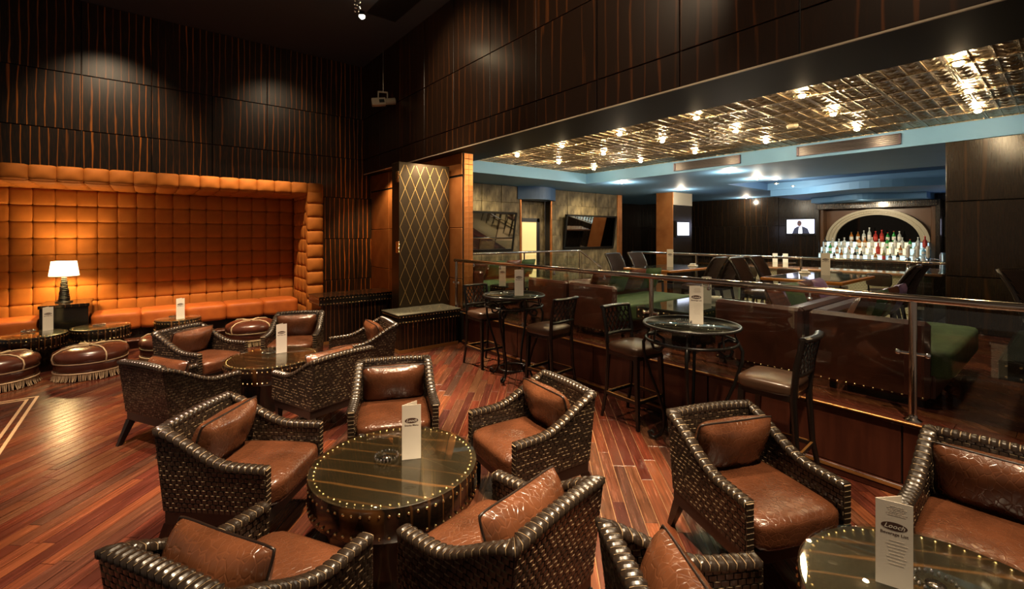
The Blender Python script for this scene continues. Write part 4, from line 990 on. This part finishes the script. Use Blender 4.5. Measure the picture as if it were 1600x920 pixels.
# ================================================================== BAR
ab = thing('bar_arch', 'pale stone arch with dark mirror above the bottle display', 'arch', (XB - .075, 3.75, 1.738)); 
def arch_pts(ry, rz, n=28): return [(ry * math.cos(PI * i / n), rz * math.sin(PI * i / n)) for i in range(n + 1)]
def arch_band(ro, ri, zo, zi, x0, x1, nm, mt):
    A, B = arch_pts(ro, zo), arch_pts(ri, zi); n = len(A); m = MB(); vs = [(x, y, z) for x in (x0, x1) for y, z in A] + [(x, y, z) for x in (x0, x1) for y, z in B]
    fs = []
    for i in range(n - 1): fs += [(2 * n + i, 2 * n + i + 1, i + 1, i), (n + i, n + i + 1, 3 * n + i + 1, 3 * n + i), (i, i + 1, n + i + 1, n + i), (2 * n + i + 1, 2 * n + i, 3 * n + i, 3 * n + i + 1)]
    m.add(vs, fs, 0, False).obj(nm, mt, ab)
arch_band(1.25, 1.18, .98, .92, -.20, 0, 'outer_band', 'arch_stone'); arch_band(1.18, 1.10, .92, .855, -.15, 0, 'middle_band', 'arch_stone'); arch_band(1.10, 1.03, .855, .80, -.11, 0, 'inner_band', 'arch_stone')
m = MB(); pts = arch_pts(1.04, .81); m.add([(-.03, y, z) for y, z in pts], [tuple(range(len(pts)))]); m.obj('dark_mirror', 'black_mirror', ab)
nail = nail_mesh([((-.155, 1.14 * math.cos(PI * i / 60), .885 * math.sin(PI * i / 60)), (-1, 0, 0)) for i in range(61)], .016).obj('studs', 'beige_plastic', ab); nail['kind'] = 'stuff'
mat('niche_wood', (.11, .045, .014), .3)
nb = thing('bar_niche', 'wood lined niche with studded lintel framing the arch', 'niche', (XB - .025, 3.75, 0))
for s in (-1, 1): MB().box(-.35, 0, s * 1.33 - .05, s * 1.33 + .05, 0, 2.74, 0, .01).obj('pilaster', 'niche_wood', nb); MB().box(-.42, 0, s * 1.43 - .05, s * 1.43 + .05, 0, 2.92, 0, .01).obj('outer_pilaster', 'far_ebony', nb)
MB().box(-.04, 0, -1.3, 1.3, 1.6, 2.92).obj('back_board', 'niche_wood', nb); MB().box(-.45, 0, -1.43, 1.43, 2.74, 2.92, 0, .01).obj('lintel', 'far_ebony', nb)
o = nail_mesh([((-.455, -1.4 + 2.8 * i / 55, zz), (-1, 0, 0)) for i in range(56) for zz in (2.79, 2.87)], .012).obj('studs', 'brass', nb); o['kind'] = 'stuff'
ds = thing('bottle_display', 'stepped back bar display glowing white and pale blue', 'shelf', (XB - .29, 3.75, 0))
TZ = [1.18, 1.375, 1.555, 1.735]
for k, z in enumerate(TZ):
    x0 = -.80 + .2 * k; hw = 1.26
    MB().box(x0, x0 + .2, -hw, hw, z - .03, z, 0, .003).obj('shelf_board', 'chrome' if k == 3 else 'white_china', ds)
    n = 6
    for i in range(n):
        y0 = -hw + 2 * hw * i / n; MB().box(x0 + .19, x0 + .2, y0 + .004, y0 + 2 * hw / n - .004, z, z + .16).obj('lit_panel', 'light_step_warm' if 1 <= i <= 3 and k > 0 else 'light_step', ds) if k < 3 else None
MB().box(-.8, 0, -1.26, 1.26, 0, TZ[0] - .03).obj('cabinet', 'far_ebony', ds)
def bottle_mesh(r, h, mt, neck, lab, cap):
    m = MB(); m.lathe([(r * .95, 0), (r, .01), (r, h * .58), (r * .8, h * .66), (neck, h * .76), (neck, h * .94)], 12)
    mb_, lb, cp = m.mesh('body', mt), MB().lathe([(r + .002, h * .16), (r + .002, h * .48)], 12, cap=False).mesh('label', lab), MB().lathe([(neck + .004, h * .93), (neck + .004, h)], 10).mesh('cap', cap)
    return mb_, lb, cp
mat('label_red', (.5, .05, .03), .5); mat('label_white', (.75, .72, .65), .5); mat('cap_red', (.6, .04, .03), .4); mat('cap_white', (.8, .8, .76), .4); mat('cap_black', (.02, .02, .02), .4)
BT = {'clear': bottle_mesh(.043, .30, 'bottle_clear', .015, 'label_white', 'cap_white'), 'green': bottle_mesh(.042, .27, 'bottle_green', .014, 'label_white', 'cap_red'), 'amber': bottle_mesh(.045, .26, 'bottle_amber', .016, 'label_white', 'cap_black'), 'red': bottle_mesh(.05, .29, 'bottle_red', .018, 'label_red', 'cap_red'),
      'olive': bottle_mesh(.04, .30, 'bottle_olive', .013, 'label_red', 'cap_white'), 'dark': bottle_mesh(.042, .27, 'bottle_dark', .014, 'label_white', 'cap_black'), 'blue': bottle_mesh(.045, .24, 'bottle_blue', .016, 'label_white', 'cap_white'), 'tall clear': bottle_mesh(.045, .38, 'bottle_clear', .014, 'label_white', 'cap_white')}
ROWS = [('bottom', ['dark', 'dark', 'dark', 'amber', 'clear', 'dark', 'dark', 'clear', 'amber', 'olive', 'dark', 'dark', 'clear', 'clear', 'clear']),
        ('second', ['clear', 'green', 'amber', 'clear', 'amber', 'blue', 'clear', 'clear', 'red', 'clear', 'clear', 'amber', 'clear', 'clear', 'blue']),
        ('third', ['dark', 'clear', 'clear', 'clear', 'clear', 'amber', 'amber', 'clear', 'clear', 'green', 'clear', 'clear', 'green', 'clear', 'red']),
        ('top', ['amber', 'amber', 'tall clear', 'tall clear', 'red', 'red', 'green', 'green', 'clear'])]
ORD = ['first', 'second', 'third', 'fourth', 'fifth', 'sixth', 'seventh', 'eighth', 'ninth', 'tenth', 'eleventh', 'twelfth', 'thirteenth', 'fourteenth', 'fifteenth']
for k, (rn, lst) in enumerate(ROWS):
    n = len(lst)
    for i, c in enumerate(lst):
        yy = (3.72 + 1.18 - 2.36 * i / (n - 1)) if k < 3 else (3.72 + .55 - 1.15 * i / (n - 1))
        t = thing('bottle', f'{c} glass bottle, {ORD[i]} from left on the {rn} step of the bar display', 'bottle', (XB - .29 - .80 + .2 * k + .09, yy + random.uniform(-.02, .02), TZ[k] + .001), 0, 'bottles behind the bar')
        for nm, me in zip(('body', 'label', 'cap'), BT[c]): link(nm, me, t)
        hs = random.uniform(.82, 1.2); t.scale = (1.05, 1.05, hs)
# counter
bc = thing('bar_counter', 'bar counter with copper edged top and pale mosaic front', 'bar counter', (12.7, 0, 0))
MB().box(.15, .3, 2.2, 5.7, .06, 1.04).obj('mosaic_front', 'mosaic_cream', bc); MB().box(0, .75, 2.05, 5.85, 1.04, 1.10, 0, .02).obj('top', 'bar_top', bc)
for s, y0 in ((1, 5.25), (-1, 1.75)): MB().box(.5, 2.6, y0, y0 + .6, 1.04, 1.10, 0, .02).obj('return_top', 'bar_top', bc); MB().box(.6, 2.5, y0 + .15, y0 + .3, .06, 1.04).obj('return_front', 'far_ebony', bc)
MB().box(.18, 2.4, 1.9, 5.7, 0, .06).obj('kick_board', 'black_wood', bc); MB().tube([(.02, 2.2, .22), (.02, 5.7, .22)], .02, 8).obj('foot_rail', 'brass', bc)
MB().lathe([(.16, 0), (.14, .1), (.12, 1.0), (.16, 1.04)], 16, (.35, 5.82)).obj('end_column', 'soft_column', bc) if mat('soft_column', (.22, .24, .16), .3) else None
for i, (y, lab) in enumerate(((2.55, 'rightmost'), (3.4, 'second from right'), (4.3, 'second from left'), (5.2, 'leftmost'))):
    t = thing('counter_stool', f'brown leather stool at the bar counter, {lab}', 'bar stool', (12.15, y, 0), R(-90), 'stools at the bar counter')
    MB().soft(.23, .22, .05, (0, 0, .74), 6, 6, .015).obj('seat', 'stool_leather', t); MB().soft(.22, .03, .14, (0, -.22, 1.0), 6, 6).obj('backrest', 'stool_leather', t)
    for a in (-1, 1):
        for b2 in (-1, 1): MB().bar((a * .21, b2 * .2, 0), (a * .17, b2 * .17, .7), (.014, .02), (.014, .02)).obj('leg', 'black_wood', t)
        MB().bar((a * .17, -.2, .7), (a * .18, -.23, .95), (.014, .014), (.014, .014)).obj('back_post', 'black_wood', t)
for i, (px, lab) in enumerate(((1419, 'left'), (1434, 'middle'), (1450, 'right'))):
    p = at(px, 410, 1.10); p = Vector((13.1, 13.1 * (FW + RT * ((px - 800) / F)).y / (FW + RT * ((px - 800) / F)).x, 1.10))
    t = thing('beer_tap', f'ornate beer tap on the bar counter, {lab} of three', 'tap', p, 0, 'beer taps')
    MB().lathe([(.06, 0), (.06, .02), (.035, .05), (.03, .22), (.05, .25), (.045, .32), (.02, .34)], 14).obj('column', 'chrome', t); MB().lathe([(.018, .34), (.035, .4), (.03, .5), (.04, .56), (.015, .60)], 12).obj('handle', 'white_china', t); MB().tube([(0, 0, .28), (-.08, 0, .28), (-.11, 0, .24)], .012, 8).obj('spout', 'chrome', t)
t = thing('tap_tower', 'chrome drink tower on the bar beside the dark pillar', 'tap', (13.2, 1.72, 1.10)); MB().lathe([(.09, 0), (.09, .02), (.07, .05), (.07, .42), (.05, .46)], 20).obj('column', 'chrome', t); MB().tube([(0, .03, .3), (0, .22, .32), (0, .24, .22)], .014, 8).obj('arm', 'chrome', t)
for y, lab in ((4.95, 'left'), (4.7, 'right')): menu(13.0, y, 1.10, 60, f'small white menu on the bar counter, {lab} of two', 'bev', False)

# ================================================================== CEILING LAMPS
def build_downlight(small=False):
    t = thing('ceiling_spotlight', '', 'ceiling light'); k = .6 if small else 1.
    MB().lathe([(.085 * k, 0), (.085 * k, -.012), (.055 * k, -.016), (.05 * k, 0)], 20, cap=False).obj('trim_ring', 'brass', t)
    MB().soft(.038 * k, .038 * k, .03 * k, (0, 0, -.012), 4, 2.).obj('bulb', 'bulb' if not small else 'small_bulb', t)
    return t
L1 = [(808, 241), (878, 226), (873, 252), (943, 238), (928, 262), (968, 207), (1001, 250), (1035, 218), (1088, 181), (1086, 236), (1150, 202), (1197, 219), (1253, 146), (1302, 175), (1339, 199), (1497, 95), (1514, 138), (1528, 170)]
b1 = build_downlight(); first = True
ORD2 = ['first', 'second', 'third', 'fourth', 'fifth', 'sixth', 'seventh', 'eighth', 'ninth', 'tenth', 'eleventh', 'twelfth', 'thirteenth', 'fourteenth', 'fifteenth', 'sixteenth', 'seventeenth', 'eighteenth']
for qi, (px, py) in enumerate(sorted(L1)):
    d_ = FW + RT * ((px - 800) / F); s_ = (ZT - EYE) / ((HOR - py) / F); p = (min(max(d_.x * s_, XT0 + .15), XT1 - .15), min(d_.y * s_, YT - .15), ZT - .012)
    o = b1 if first else dup(b1); first = False
    o.location = p; tag(o, 'glowing round spotlight in the embossed metal ceiling, %s from the left' % ORD2[qi], 'ceiling light', 'spotlights in the metal ceiling')
    glow('tin_glow', (p[0], p[1], ZT - .045), 22, (1, .74, .42))
b2_ = build_downlight(True); first = True
for qi, (px, py) in enumerate(sorted([(972, 285), (1064, 296), (1140, 268), (1183, 279), (1213, 286), (1239, 290), (1166, 309)])):
    d_ = FW + RT * ((px - 800) / F); s_ = (ZB - EYE) / ((HOR - py) / F); p = (d_.x * s_, d_.y * s_, ZB)
    if p[0] > 17: p = (16.9, d_.y * 16.9 / d_.x, ZB)
    o = b2_ if first else dup(b2_); first = False
    o.location = p; tag(o, 'small round spotlight in the blue ceiling, %s from the left' % ORD2[qi], 'ceiling light', 'spotlights in the blue ceiling')
    glow('blue_glow', (p[0], p[1], ZB - .14), 26, (1, .84, .62))
# spots aimed at the bar, slate wall, recess, copper wall and diamond panel
spot('bar_spot', (15.6, 3.75, 2.9), (17.2, 3.75, 1.9), 60, 110, .6, (1, .82, .55)); spot('front_spot', (11.9, 3.9, 3.2), (12.85, 3.9, .4), 220, 80, .6, (1, .88, .62))
spot('slate_spot', (6.6, 8.7, 3.2), (6.6, 9.7, 1.6), 60, 110, .7, (1, .8, .45)); spot('slate_spot', (10.6, 8.6, 3.2), (10.6, 9.7, 1.6), 80, 110, .7, (1, .8, .45)); spot('recess_spot', (8.72, 9.45, 2.85), (8.72, 10.0, 1.2), 25, 100, .7, (1, .8, .5))
spot('copper_fill', (4.25, 10.0, 3.4), (4.6, 10.4, 1.6), 160, 110, .6, (1, .62, .28)); spot('pier_spot', (4.2, 6.9, 3.42), (4.1, 7.55, 2.4), 80, 100, .6, (1, .72, .42)); spot('pier_spot', (5.0, 6.9, 3.4), (4.75, 7.2, 2.4), 9, 80, .6, (1, .6, .3))  # the copper one is an unseen light, added to brighten the copper wall
sd_ = thing('smoke_detector', 'round beige smoke detector on the metal ceiling', 'smoke detector', (0, 0, 0)); d_ = FW + RT * ((1238 - 800) / F); s_ = (ZT - EYE) / ((HOR - 194) / F); sd_.location = (d_.x * s_, d_.y * s_, ZT - .012)
MB().lathe([(.075, 0), (.075, -.02), (.06, -.045), (.03, -.05)], 24).obj('body', 'white_plastic', sd_); MB().lathe([(.064, -.026), (.068, -.03), (.064, -.034)], 24, cap=False).obj('sensor_slot', 'beige_plastic', sd_)
# pendant spot and hanging projector in the hall
pn = thing('pendant_spot', 'glowing pendant spot with crystal drops under the dark ceiling', 'ceiling light', (3.0, 8.0, 5.86))
MB().tube([(-.08, 0, .05), (-.08, 0, ZC - 5.86)], .008, 6).obj('rod', 'steel', pn); cr = MB()
for k in range(26): a = k * 2.4; cr.soft(.016, .016, .022, (-.08 + .05 * math.cos(a), .05 * math.sin(a), .05 + .015 * k), 3, 1.2)
o = cr.obj('crystal_drops', 'chrome', pn); o['kind'] = 'stuff'
MB().lathe([(.05, .08), (.06, .0)], 16, cap=False).obj('housing', 'iron', pn); MB().soft(.05, .05, .05, (0, 0, 0), 5, 2.).obj('bulb', 'bulb', pn)
pj = thing('hanging_projector', 'beige spotlight projector hanging on a thin pole in the corner', 'projector', (4.1, 9.65, 4.9), R(-20))
MB().tube([(0, 0, .2), (0, 0, ZC - 4.9)], .012, 8).obj('pole', 'steel', pj); y_ = MB(); y_.box(-.12, .1, -.015, .015, .2, .23).box(-.12, -.095, -.015, .015, .04, .23).box(.075, .1, -.015, .015, .04, .23); y_.obj('yoke', 'beige_plastic', pj)
bd = MB().box(-.25, .05, -.08, .08, -.08, .08, 0, .01).obj('body', 'beige_plastic', pj); bd.rotation_euler.y = R(-8)
ln_ = MB().lathe([(.07, 0), (.075, .22), (.06, .23)], 18).obj('lens_barrel', 'beige_plastic', pj, (.04, 0, .01)); ln_.rotation_euler.y = R(82)
g_ = MB().box(-.09, .02, -.086, -.08, -.03, .04).obj('control_plate', 'black_frame', bd)
